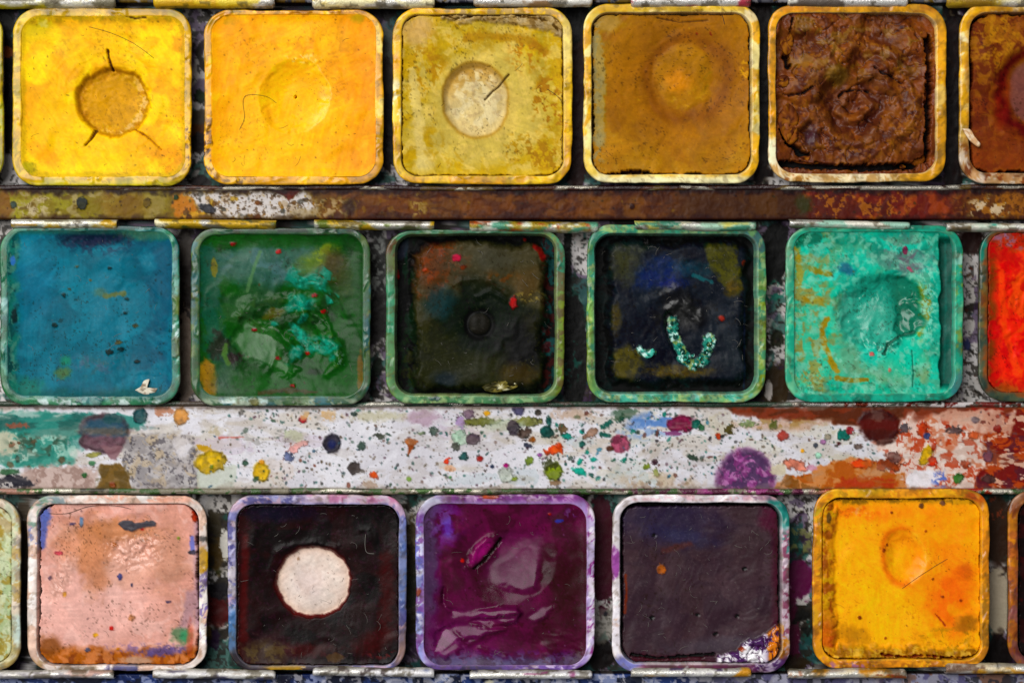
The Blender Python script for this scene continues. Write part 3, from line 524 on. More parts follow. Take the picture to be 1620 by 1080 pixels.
# ---- sprung tabs that hold the pans
def tab(x0, x1, ya, yb, paint, seed, up=6.5, skew=0.0):
    """a bent tongue of tin: springs from the strip's edge at ya and rolls over to its lip at yb"""
    dirn = 1 if yb > ya else -1; L = abs(yb - ya)
    path = [(0.0, -16), (0.0, -8), (0.03, -1), (0.12, up * .6), (0.26, up * 1.0), (0.45, up * 1.18), (0.64, up * 1.1), (0.82, up * .75), (0.94, up * .3), (1.0, -up * .1)]
    th = 2.2; pts = [(t * L, z) for t, z in path]; loop = []
    nrm = []
    for i, p in enumerate(pts):
        a = pts[max(0, i - 1)]; b = pts[min(len(pts) - 1, i + 1)]; dx, dz = b[0] - a[0], b[1] - a[1]; q = math.hypot(dx, dz); nrm.append((-dz / q, dx / q))
    outer = pts; inner = [(p[0] - n[0] * th, p[1] - n[1] * th) for p, n in zip(pts, nrm)]
    tip = (pts[-1][0] + 1.2, pts[-1][1] - 1.0)
    loop = outer + [tip] + inner[::-1]; n = len(loop)
    xs = np.arange(x0, x1 + .1, 1.9); R = random.Random(seed); V = []; 
    w = Surf(xs, np.full(len(xs), ya), seed=seed); wv = (w.n(60, 3) - .5) * 2.4; wz = (w.n(40, 3) - .5) * 1.8
    for i, x in enumerate(xs):
        e = min(i, len(xs) - 1 - i); sh = 1 - 0.16 * max(0, 1 - e / 2.0)
        for (t, z) in loop:
            yy = ya + dirn * (t * sh) + skew * (x - x0) / (x1 - x0) + wv[i] * (0.3 + 0.7 * t / L); V.append((x, yy, z * (sh if z > 0 else 1) + wz[i] * (t / L)))
    V = np.array(V); s = Surf(V[:, 0], V[:, 1], 'e6e4de', .3, seed=seed + 60); s.t = np.tile([l[0] / L for l in loop], len(xs)); s.m[:] = .5
    paint(s); s.h += (s.n(12, 3, 2.5, 1) - .5) * .9
    V[:, 2] += s.h; V[:, 0], V[:, 1] = to_plan(V[:, 0], V[:, 1], 2.0)
    F = []; m = len(xs)
    for i in range(m - 1):
        for j in range(n):
            a = i * n + j; b = i * n + (j + 1) % n; F.append((a, a + n, b + n, b) if dirn > 0 else (a, b, b + n, a + n))
    F.append(tuple(range(n)) if dirn > 0 else tuple(range(n))[::-1]); e = (m - 1) * n; F.append(tuple(range(e, e + n))[::-1] if dirn > 0 else tuple(range(e, e + n)))
    link_mesh('clip_tab', V, F, M_METAL, box, BORG, s)
def tp(*stains):
    """stains: (colour, coverage 0..1, scale)"""
    def f(s):
        s.soft = 1.6; s.mott('a8a49a', 16, .5, .7, .6, sx=4)
        for h, cov, sc in stains:
            m = sst(1 - cov, 1 - cov + .22, s.n(sc * 1.4, 4, 2.6, .9)); s.c(m, h, .9, rough=.42, metal=.15)
        s.mott('4a4232', 8, .64, .74, .6, sx=2.5)
        s.c(sst(.8, 1.02, s.t), '5a5038', .35)
    return f
# row 1 (along the top edge)
for k, (x0, x1, pa) in enumerate([(-60, 185, tp(('a89a1c', .62, 26), ('6a6450', .42, 14), ('c9c4a8', .4, 14))), (243, 436, tp(('c99a12', .66, 30), ('e0c860', .42, 14))), (494, 688, tp(('d0a416', .58, 30), ('e6dcb0', .46, 16))), (749, 938, tp(('e2dfd6', .55, 20), ('8a6a4a', .40, 10))), (998, 1188, tp(('e6e2d6', .55, 22), ('6a5c48', .4, 10), ('a03040', .3, 10))), (1246, 1437, tp(('e4e0d4', .55, 22), ('5a5048', .42, 9))), (1497, 1700, tp(('b99a3c', .6, 24), ('8a6a20', .45, 12), ('d8d0b4', .4, 12)))]):
    tab(x0, x1, -8, 13 - (2 if k > 2 else 0), pa, 200 + k)
for k, (x0, x1, ya, yb, sk, pa) in enumerate([(18, 187, 346, 361, 1, tp(('e4e0c4', .5, 20), ('5a6a58', .42, 10), ('b58a1c', .36, 12))), (245, 437, 346, 361, 2, tp(('b9921c', .58, 22), ('e8e2c8', .42, 14), ('4a5a30', .38, 9))), (497, 688, 347, 361, 3, tp(('b08c1c', .58, 22), ('ece8d0', .42, 12), ('5a6a30', .38, 9))), (743, 948, 349, 366, 2, tp(('8f7414', .52, 22), ('a04a2c', .38, 8), ('d8e0d4', .46, 12), ('4a8a70', .4, 10))), (1004, 1197, 349, 364, 2, tp(('9ec4ac', .52, 18), ('c8c068', .42, 14), ('3f7a64', .40, 9))), (1249, 1440, 346, 359, 5, tp(('ece9da', .6, 24), ('6a6450', .36, 9), ('9cc8b4', .4, 12))), (1497, 1700, 352, 366, 2, tp(('22a48c', .55, 20), ('e0e0d0', .46, 14), ('6a5a40', .4, 9)))]):
    tab(x0, x1, ya, yb, pa, 220 + k, skew=sk)
for k, (x0, x1, ya, yb, sk, pa) in enumerate([(-80, 182, 1074, 1060, -1, tp(('b9968a', .6, 24), ('8a8488', .42, 12), ('e0dcdc', .4, 12))), (242, 436, 1073, 1058, 2, tp(('dcdad8', .55, 20), ('4a4660', .42, 10), ('8a7a6a', .36, 10))), (495, 687, 1069, 1054, 3, tp(('e4e2e4', .58, 24), ('4a4040', .38, 9), ('3a4a80', .36, 12))), (743, 938, 1074, 1060, 0, tp(('e2e0e4', .56, 24), ('8a3a6a', .30, 10), ('3a3a50', .38, 9))), (998, 1188, 1071, 1056, 0, tp(('c98a2c', .46, 20), ('e6e4e0', .54, 18), ('3a2c50', .38, 10))), (1246, 1435, 1073, 1058, 0, tp(('c07c22', .52, 20), ('e0d4b8', .44, 14), ('8a3c18', .38, 10))), (1496, 1700, 1066, 1050, 1, tp(('c9881c', .52, 20), ('e0d0b0', .44, 14), ('6a5040', .4, 10)))]):
    tab(x0, x1, ya, yb, pa, 240 + k, skew=sk)

# ================================================================== the pans
# ---------------- row 1
def f(p):
    p.mott('e6a40e', 55, .48, .64, .8); p.mott('fbd40a', 60, .46, .62, .8); p.c(sst(170, 285, p.Y) * sst(300, 120, p.X), 'fdd408', .7); p.mott('ec9c0c', 30, .55, .68, .7, sst(200, 270, p.X))
    p.c(p.blob(70, 245, 30, 14, 35, .5), 'ef9d0a', .7); p.c(p.blob(55, 40, 30, 22, soft=.6), 'b9a628', .7); p.c(p.blob(68, 36, 10, 8, soft=.5), 'c9c088', .6); p.mott('b6860c', 14, .5, .62, .9, sst(44, 28, p.Y)); p.mott('8c7a10', 9, .58, .66, .8, sst(40, 26, p.Y)); p.mott('d3a55c', 7, .60, .68, .55, p.blob(110, 65, 50, 22, soft=.5))
    p.c(sst(8, 2, p.d + p.warpd(3, 14)), 'b99a14', .6); p.c(p.blob(42, 268, 16, 12, soft=.4), '8f8a2c', .7)
    relief(p, 3.0, 60); relief(p, .7, 10); meniscus(p, 4, 10); swirl(p, 177, 160, .5, 5); p.h -= 7 * np.exp(-(p.ell(177, 162, 75) / .9) ** 2)
    d, m = hole(p, 177, 160, 57, 54, 10, .09, .045); p.c(m, 'c8930f', 1, rough=.42); p.c(np.exp(-((d - .95) / .06) ** 2), '94620c', .6); ring = sst(.62, .8, d) * sst(1.0, .9, d)
    p.mott('e0b878', 7, .42, .56, .9, ring * sst(140, 215, p.X + (p.Y - 160) * .6)); p.mott('a8720c', 10, .5, .62, .6, ring); p.h += ring * (p.n(7, 3) - .5) * 2.5  # pale mottling at the hole's lower right paints the light it catches
    crack(p, [(169, 79), (171, 92), (176, 109)], 1.9, 7, '3a2006', .9); crack(p, [(150, 207), (144, 217), (133, 230)], 3.0, 7, '4a2a08', .7, .9); crack(p, [(212, 204), (232, 216), (255, 237)], 1.1, 4, '7a4a08', .5, .3)
    crack(p, [(200, 27), (212, 29), (230, 28)], 1.0, 2, '4a3006', 1)
    p.dots(90, (40, 30, 290, 275), .5, 1.6, ['6a4a08', '4a3408'], .7)
def r(s):
    s.mott('c9a416', 30, .45, .6, .8); s.mott('f2cc2c', 24, .5, .62, .7); s.mott('a8982c', 18, .56, .66, .7); s.c(sst(24, 14, s.Y), '8c6e12', .75); s.c(sst(285, 300, s.X), 'efb71c', .7); s.c(sst(282, 292, s.Y), 'c6c26c', .6); s.mott('5a3c10', 5, .62, .68, .9, s.blob(298, 235, 9, 40, soft=.4)); edges(s, 'f0c830', .4)
pan('bright yellow pan with a round hole and three cracks in its paint', (20, 13, 303, 294), (36, 28, 290, 277), f, r, 11, level=-5, rim_base='d9ae16', paint_base='f0b80c', rough=.42, dust=.5)

def f(p):
    p.mott('f0a008', 60, .45, .62, .8); p.c(sst(500, 590, p.X), 'ea9706', .7); p.c(p.blob(440, 190, 70, 70, soft=.8), 'fcc010', .7); p.mott('fbb81c', 26, .52, .66, .5)
    p.mott('c9860a', 22, .58, .7, .6, p.blob(490, 80, 70, 20, soft=.6)); p.mott('efc884', 6, .58, .64, .8, p.blob(478, 92, 34, 8, soft=.5)); p.mott('b98f14', 12, .5, .6, .7, p.blob(348, 30, 26, 12, soft=.6)); p.c(p.blob(565, 28, 12, 8, soft=.5), 'a8902c', .7)
    p.mott('d98a06', 12, .52, .62, .8, sst(30, 20, p.Y)); p.c(sst(262, 276, p.Y), 'f4bc2c', .5)
    relief(p, 2.4, 55); relief(p, .5, 9); meniscus(p, 4, 10); swirl(p, 465, 150, .3, 8)
    d = dent(p, 466, 152, 56, 60, 10, 20, 2.6, .05); p.c(sst(1.0, .6, d), 'fcbc16', .5); p.c(sst(.6, .95, d) * sst(1.04, .98, d) * sst(470, 500, p.X), 'f8c854', .55, rough=.2)  # the dent's pale crescent on the right is a painted highlight
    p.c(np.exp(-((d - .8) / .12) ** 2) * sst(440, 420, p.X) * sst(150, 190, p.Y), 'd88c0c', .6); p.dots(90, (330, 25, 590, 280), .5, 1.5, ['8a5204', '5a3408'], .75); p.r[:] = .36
def r(s):
    s.mott('f6c02c', 34, .45, .6, .8); s.mott('fadf90', 30, .58, .66, .85, sst(590, 598, s.X)); s.mott('c9910e', 26, .5, .62, .6); s.mott('4a2c0c', 7, .46, .58, .9, s.blob(332, 245, 16, 50, soft=.5)); s.mott('6a4810', 8, .48, .6, .8, s.blob(350, 285, 46, 12, soft=.5)); s.mott('7c6c20', 10, .48, .6, .8, s.blob(345, 28, 34, 22, soft=.5)); s.mott('a86e0a', 9, .5, .6, .8, sst(27, 20, s.Y)); edges(s, 'ffd25c', .4)
pan('golden yellow pan with a shallow smooth thumb dent and a dirty corner', (323, 16, 606, 292), (337, 25, 592, 277), f, r, 12, level=-4, rim_base='eeb01c', paint_base='fbb008', rough=.36, dust=.5)

def f(p):
    p.c(p.blob(760, 160, 118, 100, -20, .3, .3), 'cdb257', .95); p.mott('cf9f20', 26, .52, .68, .7, sst(.9, 1.25, p.ell(775, 165, 95, 90))); p.mott('e0bf62', 18, .56, .66, .7); p.mott('b88a24', 9, .6, .70, .5, sst(.8, 1.1, p.ell(775, 165, 95, 90))); p.mott('a56a12', 6, .56, .63, .85, p.blob(870, 165, 26, 40, -20, .4, .4)); p.mott('a87414', 6, .58, .64, .8, p.blob(845, 240, 50, 26, 20, .4)); p.mott('b8801c', 7, .57, .63, .8, p.blob(675, 110, 26, 40, 0, .5)); p.mott('b06a1c', 7, .55, .62, .7, p.blob(835, 85, 30, 26, 30, .5))
    p.c(p.line([(652, 115), (660, 180), (668, 268)], 7, 3, 3), 'e2c774', .8); p.c(p.blob(672, 262, 16, 16, soft=.5), 'e0c878', .7); p.c(p.blob(662, 45, 24, 22, soft=.5), 'd3a468', .7); p.c(sst(262, 275, p.Y), 'd2ad3c', .6); p.c(p.line([(740, 60), (770, 55), (830, 62), (860, 80)], 6, 4, 3), 'a8701a', .6)
    top = p.poly([(690, 10), (892, 10), (892, 60), (860, 46), (800, 36), (700, 33)], 3, 4); p.c(top, 'a98a55', .95); p.mott('7c5c30', 8, .52, .62, .8, top, sx=2); p.mott('cbb48a', 9, .6, .68, .6, top)
    relief(p, 2.6, 60); relief(p, 1.1, 9); p.h += top * (4 + 5 * (p.n(11, 4, 2, 1) - .5)); meniscus(p, 2, 8); shrink_gap(p, 1.4, 10, '3a2608', 1.6)
    d = p.ell(753, 158, 54, 62, -8, .06); p.h -= 10 * np.exp(-(p.ell(753, 160, 90, 88) / .9) ** 2); p.h -= 8 * sst(1.05, .80, d); p.h += 5 * np.clip(1 - (d / .8) ** 2, 0, 1)
    p.c(sst(1.02, .9, d), 'dcc284', .95); p.c(sst(1.05, .85, d) * sst(160, 100, p.Y + (p.X - 753) * .35), 'b98534', .8); p.mott('e7d4a0', 14, .5, .64, .8, sst(.9, .7, d)); p.mott('a98a60', 8, .66, .76, .35, sst(.9, .8, d)); p.c(np.exp(-((d - .98) / .05) ** 2), 'a06c20', .5)  # brown at the upper left of the hollow is painted shade
    crack(p, [(767, 156), (779, 143), (788, 136), (805, 117)], 1.0, 5, '3a2206', .4); p.dots(70, (640, 25, 888, 275), .5, 1.5, ['6a4408', '5a3c10'], .7); crack(p, [(745, 26), (720, 30), (700, 22)], .8, 3, '4a3010', 2); crack(p, [(780, 30), (830, 26), (872, 34), (884, 48)], .8, 3, '4a3010', 2); g_ = p.col.mean(1)[:, None]; p.col += (g_ - p.col) * .14; p.col *= .97
def r(s):
    s.mott('efc75a', 32, .45, .6, .9); s.mott('d99c1c', 28, .52, .62, .8); s.mott('f7ecc0', 26, .57, .64, .9, s.blob(628, 165, 14, 40, soft=.4)); s.c(s.blob(897, 60, 12, 44, soft=.4), 'f4df94', .8); s.mott('a98a5c', 9, .45, .58, .85, s.poly([(690, 5), (880, 5), (890, 28), (690, 28)], 3, 3)); s.c(s.blob(650, 286, 26, 8, soft=.5), 'e2a42c', .7); edges(s, 'f8e09a', .45)
pan('mustard yellow pan with a pale tan bump crossed by one dark crack', (621, 13, 905, 291), (636, 24, 890, 277), f, r, 13, level=-6, rim_base='e7b93c', paint_base='c6a63e', rough=.55, smear=.25)

def f(p):
    d0 = p.ell(1085, 120, 150, 150); p.c(sst(.5, 1.1, d0), 'a4753a', .7); p.mott('ab7f42', 30, .5, .64, .6, sst(.7, 1.1, d0)); p.mott('8f5e0c', 36, .5, .64, .7); p.c(np.exp(-((p.ell(1088, 122, 58, 62, warp=.1) - 1.05) / .2) ** 2), '7c4c08', .85)
    p.c(p.line([(945, 60), (950, 120), (948, 220)], 7, 4, 3), '9b8a58', .8); p.mott('8c8460', 8, .52, .62, .7, sst(965, 945, p.X)); p.c(p.blob(960, 36, 26, 14, soft=.5), 'a98c58', .7); p.mott('d09a48', 8, .6, .68, .8, p.blob(1180, 105, 7, 30, soft=.4))
    relief(p, 2.0, 50); swirl(p, 1085, 125, .5, 8, 200); p.h -= 19 * np.exp(-(p.ell(1080, 140, 100, 95) / .9) ** 2); relief(p, .6, 9)
    d = p.ell(1083, 120, 47, 54, -20, .10); m = sst(1.05, .85, d); p.h += 7 * np.clip(1 - d ** 2, 0, 1); p.c(m, 'a67628', .6); p.mott('b58a4a', 8, .55, .65, .6, m * sst(120, 160, p.Y)); p.c(p.blob(1075, 126, 20, 17, soft=.7), 'c98210', .8); p.mott('8a6a30', 8, .56, .64, .7, m * sst(1100, 1125, p.X))
    shrink_gap(p, 2.0, 24, '1c1006', 2.4, dict(l=1.15, t=.7, r=1.0, b=1.0)); crack(p, [(985, 272), (1010, 270), (1030, 273)], 2.4, 20, '140c04', 1.4)
    p.dots(70, (940, 25, 1185, 272), .5, 1.7, ['5a3606', '3a2406', 'd8a860'], .7); p.dots(3, (1085, 40, 1130, 56), 1.5, 2.5, ['8a2c14'], .9); crack(p, [(1040, 27), (1075, 34), (1120, 31)], .8, 1.5, '4a3008', .4)
def r(s):
    s.mott('f7e6a4', 40, .46, .58, .9); s.mott('e9ad2c', 34, .54, .64, .85); s.c(sst(24, 12, s.Y), 'e6b844', .8); s.c(sst(274, 284, s.Y), 'f5f0c8', .85); s.mott('e2a81c', 22, .4, .55, .9, s.blob(1195, 110, 14, 70, soft=.3)); s.mott('d9a020', 16, .45, .58, .85, s.blob(930, 105, 10, 60, soft=.4)); s.c(s.blob(1190, 25, 12, 10), 'f4e8c8', .8); s.mott('7a5c20', 6, .6, .66, .7, s.blob(1130, 20, 40, 6, soft=.3)); edges(s, 'fdf3cc', .5)
pan('ochre brown pan with a cream rim and a low mound in its paint', (923, 7, 1202, 290), (937, 21, 1188, 275), f, r, 14, level=-7, rim_base='f0cf6c', paint_base='976410', rough=.45, smear=.1)

def f(p):
    p.soft = 1.6; p.mott('6d4026', 34, .46, .6, .8); p.mott('4c2812', 26, .52, .64, .7); p.mott('834a12', 16, .58, .68, .6)
    wx = p.X + p.warpd(16, 55); wy = p.Y + p.warpd(16, 55); d = np.hypot(wx - 1355, (wy - 160) / .98); an = np.arctan2(wy - 160, wx - 1355)
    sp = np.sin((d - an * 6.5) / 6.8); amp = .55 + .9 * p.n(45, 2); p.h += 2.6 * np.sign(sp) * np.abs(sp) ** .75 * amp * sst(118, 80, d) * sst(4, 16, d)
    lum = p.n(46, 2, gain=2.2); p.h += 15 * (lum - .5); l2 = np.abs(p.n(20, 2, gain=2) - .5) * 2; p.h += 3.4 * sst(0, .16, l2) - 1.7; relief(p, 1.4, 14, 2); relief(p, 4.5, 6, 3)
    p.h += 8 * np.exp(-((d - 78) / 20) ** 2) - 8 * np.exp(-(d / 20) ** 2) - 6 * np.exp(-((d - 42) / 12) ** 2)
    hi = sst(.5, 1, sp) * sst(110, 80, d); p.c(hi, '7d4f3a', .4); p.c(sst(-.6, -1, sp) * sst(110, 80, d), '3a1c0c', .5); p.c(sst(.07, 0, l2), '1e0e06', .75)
    p.mott('94601c', 9, .58, .68, .6, np.exp(-((d - 90) / 28) ** 2)); p.mott('8a6a40', 16, .6, .7, .6, sst(140, 90, p.Y)); p.c(p.blob(1325, 118, 18, 15, soft=.4), '836838', .7); p.c(p.blob(1284, 215, 11, 18, soft=.4), '3f2a34', .8); p.c(sst(1440, 1475, p.X), '84440f', .4); p.c(sst(1262, 1240, p.X), '74400f', .45)
    for q in [[(1255, 30), (1250, 48), (1254, 62)], [(1232, 145), (1250, 150), (1272, 147), (1285, 138)], [(1385, 105), (1398, 116), (1412, 120), (1428, 131)], [(1330, 152), (1338, 143), (1356, 140), (1378, 143)]]: crack(p, q, 1.1, 8, '180c05', 1.6)
    for pts, w in [([(1470, 60), (1471, 130), (1469, 180), (1466, 250), (1440, 262)], 4.2), ([(1236, 256), (1290, 262), (1360, 264), (1450, 262)], 4.6), ([(1265, 240), (1280, 246)], 5.5), ([(1244, 88), (1248, 102)], 4.5), ([(1236, 205), (1250, 228), (1266, 236)], 2.0), ([(1468, 62), (1470, 76)], 6)]: crack(p, pts, w, 30, '0e0704', 2.4)
    lr = sst(1238, 1228, p.X) + sst(268, 274, p.Y); p.c(np.clip(lr, 0, 1), '6a3410', .5); p.c(sst(1455, 1478, p.X) * sst(200, 60, p.Y), '7a420f', .5)
    p.c(p.blob(1248, 190, 18, 34, soft=.3), '7a4614', .8); p.c(p.blob(1246, 65, 14, 26, soft=.3), '6a3c12', .7); p.dots(40, (1235, 25, 1478, 270), .6, 1.8, ['a87c3c', '1c1008'], .7)
def r(s):
    s.c(sst(220, 205, s.Y + s.warpd(8, 20)) * sst(1260, 1236, s.X), 'dd9c22', .9); s.c(sst(205, 225, s.Y + s.warpd(8, 20)) * sst(1260, 1232, s.X), 'f6e6c6', .95); s.c(sst(268, 276, s.Y) * sst(1450, 1400, s.X), 'f4e6c4', .9); s.mott('8a4c20', 14, .45, .58, .85, s.blob(1256, 282, 40, 12, soft=.4)); s.mott('b98a4c', 14, .55, .64, .7); s.c(s.blob(1487, 150, 9, 22), 'f3cf7c', .8); s.mott('b47414', 20, .52, .64, .7, sst(28, 14, s.Y)); s.c(sst(1400, 1460, s.X) * sst(250, 275, s.Y), 'efb04c', .7); edges(s, 'fbe9c4', .5)
P15 = pan('dark brown pan of crumbling cracked lumpy paint in a cream and ochre rim', (1215, 7, 1497, 288), (1229, 22, 1480, 273), f, r, 15, level=-11, rim_base='e2a32c', paint_base='58301a', rough=.46, spec=.2, smear=.12)

def f(p):
    p.c(p.blob(1570, 70, 60, 60, 30, .5), '9a6718', .85); p.mott('8a5420', 22, .5, .64, .7); p.mott('5c2a10', 18, .54, .66, .8); p.mott('b07c22', 10, .58, .66, .6, p.blob(1580, 60, 50, 50, soft=.5)); p.c(sst(170, 240, p.Y), '7a3c20', .6)
    d = p.ell(1655, 150, 76, 70, 0, .1); p.h -= 16 * sst(1.25, .7, d); p.c(np.exp(-((d - .95) / .14) ** 2), '541a06', .9); p.c(sst(.9, .7, d), '6a4444', .8); p.c(np.exp(-((p.ell(1590, 160, 12, 40, 10) - .6) / .5) ** 2), '8a2c0c', .5)
    relief(p, 3, 40); relief(p, 1.8, 9); shrink_gap(p, 3.4, 24, '1a0c05', 3.5); p.dots(30, (1536, 25, 1650, 270), .6, 2, ['2a1206', 'b47a3c'], .7)
def r(s):
    s.mott('f3dfb0', 26, .45, .58, .9); s.mott('dba23c', 26, .54, .64, .8); s.c(sst(215, 245, s.Y + s.warpd(10, 18)), 'c89c78', .8); s.mott('7a3c1e', 10, .5, .6, .85, sst(215, 250, s.Y)); s.mott('f0e2d0', 12, .55, .64, .8, sst(215, 250, s.Y)); s.c(sst(18, 8, s.Y), 'b5823c', .6); edges(s, 'f6e2b4', .45)
P16 = pan('reddish brown pan with a straw chip lying across its rim', (1518, 7, 1800, 290), (1535, 21, 1784, 273), f, r, 16, level=-9, rim_base='e8c070', paint_base='743a16', rough=.6)
def f(p): p.h += 0
def r(s): s.mott('9a9a2c', 20, .45, .6, .8); s.mott('c9b42c', 20, .5, .6, .8)
pan('olive yellow pan cut off beside the bright yellow cracked pan', (-278, 14, 5, 291), (-262, 29, -11, 276), f, r, 17, level=-5, rim_base='b0961c', paint_base='c9a818')

# ---------------- row 2
def f(p):
    p.mott('286a7c', 60, .45, .62, .8); p.c(sst(180, 265, p.X), '114c62', .8); p.mott('2d7486', 40, .52, .68, .5); p.c(p.blob(175, 480, 34, 80, 0, .7), '3a7488', .6); p.c(p.blob(55, 450, 30, 60, 0, .8), '276a86', .6)
    p.c(p.blob(150, 372, 56, 15, 0, .5, .3), '17202e', .95); p.mott('2a2c40', 10, .5, .62, .7, p.blob(150, 380, 66, 20, soft=.5)); p.mott('355c66', 12, .5, .62, .8, p.blob(150, 580, 50, 18, 0, .6)); p.mott('46586c', 8, .58, .66, .6, p.blob(145, 575, 45, 16, 0, .6))
    e = sst(32, 18, p.X + p.warpd(5, 20)); p.c(e, '2a6456', .85); p.mott('15383a', 10, .5, .62, .8, e, sy=2); p.mott('4c7c6c', 8, .55, .64, .7, e, sy=2); p.c(p.blob(20, 412, 4, 8), '3a6ab0', .9); p.c(p.blob(22, 500, 4, 12), '0c2426', .9)
    p.c(sst(610, 624, p.Y + p.warpd(4, 20)), '1e4c4c', .8); p.c(p.blob(40, 612, 26, 14, 0, .5), '2c6a58', .7); p.c(sst(374, 366, p.Y), '2f5a4c', .7); p.c(p.blob(235, 372, 40, 8, soft=.5), '4a6c4c', .6)
    p.c(p.line([(165, 467), (180, 466), (194, 463)], 3.2, 2, 2), '6a6c3c', .8); p.c(p.blob(156, 462, 10, 6, soft=.6), '4a6a58', .7); p.c(p.blob(98, 590, 12, 9, soft=.4), '4f6a3c', .8); p.c(p.blob(102, 570, 8, 8, soft=.5), '2c7a5c', .8)
    for x, y, a in [(100, 466, 4), (199, 472, 4), (186, 541, 5), (85, 514, 4), (190, 552, 5), (213, 515, 4), (172, 557, 5), (215, 572, 4), (120, 422, 3), (172, 424, 3), (108, 457, 2.5), (196, 495, 3), (141, 443, 2)]: p.drop(x, y, a, a * .8, '1a2a2a' if x % 3 else '4a4428', warp=.4)
    relief(p, 2.2, 70); relief(p, .6, 10); meniscus(p, 6, 13); p.h -= 3 * p.blob(150, 490, 90, 90, soft=.6); p.h -= 3 * p.blob(215, 510, 40, 90, soft=.5); p.dots(120, (16, 370, 270, 622), .5, 1.6, ['14323a', '5a8a94', '3a4a38'], .7)
    p.c(p.blob(232, 415, 12, 16, soft=.6), '4c8ca0', .5); p.r[:] = .4
def r(s):
    s.mott('8ac4b4', 22, .48, .58, .9); s.mott('2c6a4a', 18, .5, .6, .85); s.c(sst(100, 10, s.X) * sst(480, 380, s.Y), '3f8a5c', .5); s.mott('b8e4dc', 16, .55, .62, .9, s.blob(5, 475, 12, 30, soft=.4)); s.c(sst(272, 280, s.X) * sst(455, 380, s.Y), '235c60', .8); s.c(s.blob(277, 482, 10, 20), '6b7c40', .9); s.mott('d8ecec', 14, .45, .55, .9, s.blob(276, 540, 10, 30, soft=.3)); s.drop(277, 550, 9, 18, '5a6c48'); s.mott('dff0ee', 16, .48, .56, .9, sst(626, 634, s.Y)); s.mott('4a8a64', 16, .52, .6, .9, sst(626, 634, s.Y)); s.drop(143, 635, 20, 10, '5f8f86'); s.c(sst(368, 358, s.Y) * sst(40, 70, s.X), '1e4046', .85); s.c(sst(560, 620, s.Y) * sst(30, 5, s.X), '3c7a4a', .7); edges(s, 'cdebe4', .45)
P21 = pan('teal blue pan with a smooth dusty surface and a white flake', (0, 357, 284, 641), (14, 367, 270, 625), f, r, 21, level=-7, rimk=.87, rim_base='4f9478', paint_base='1b5b6c', rough=.4)

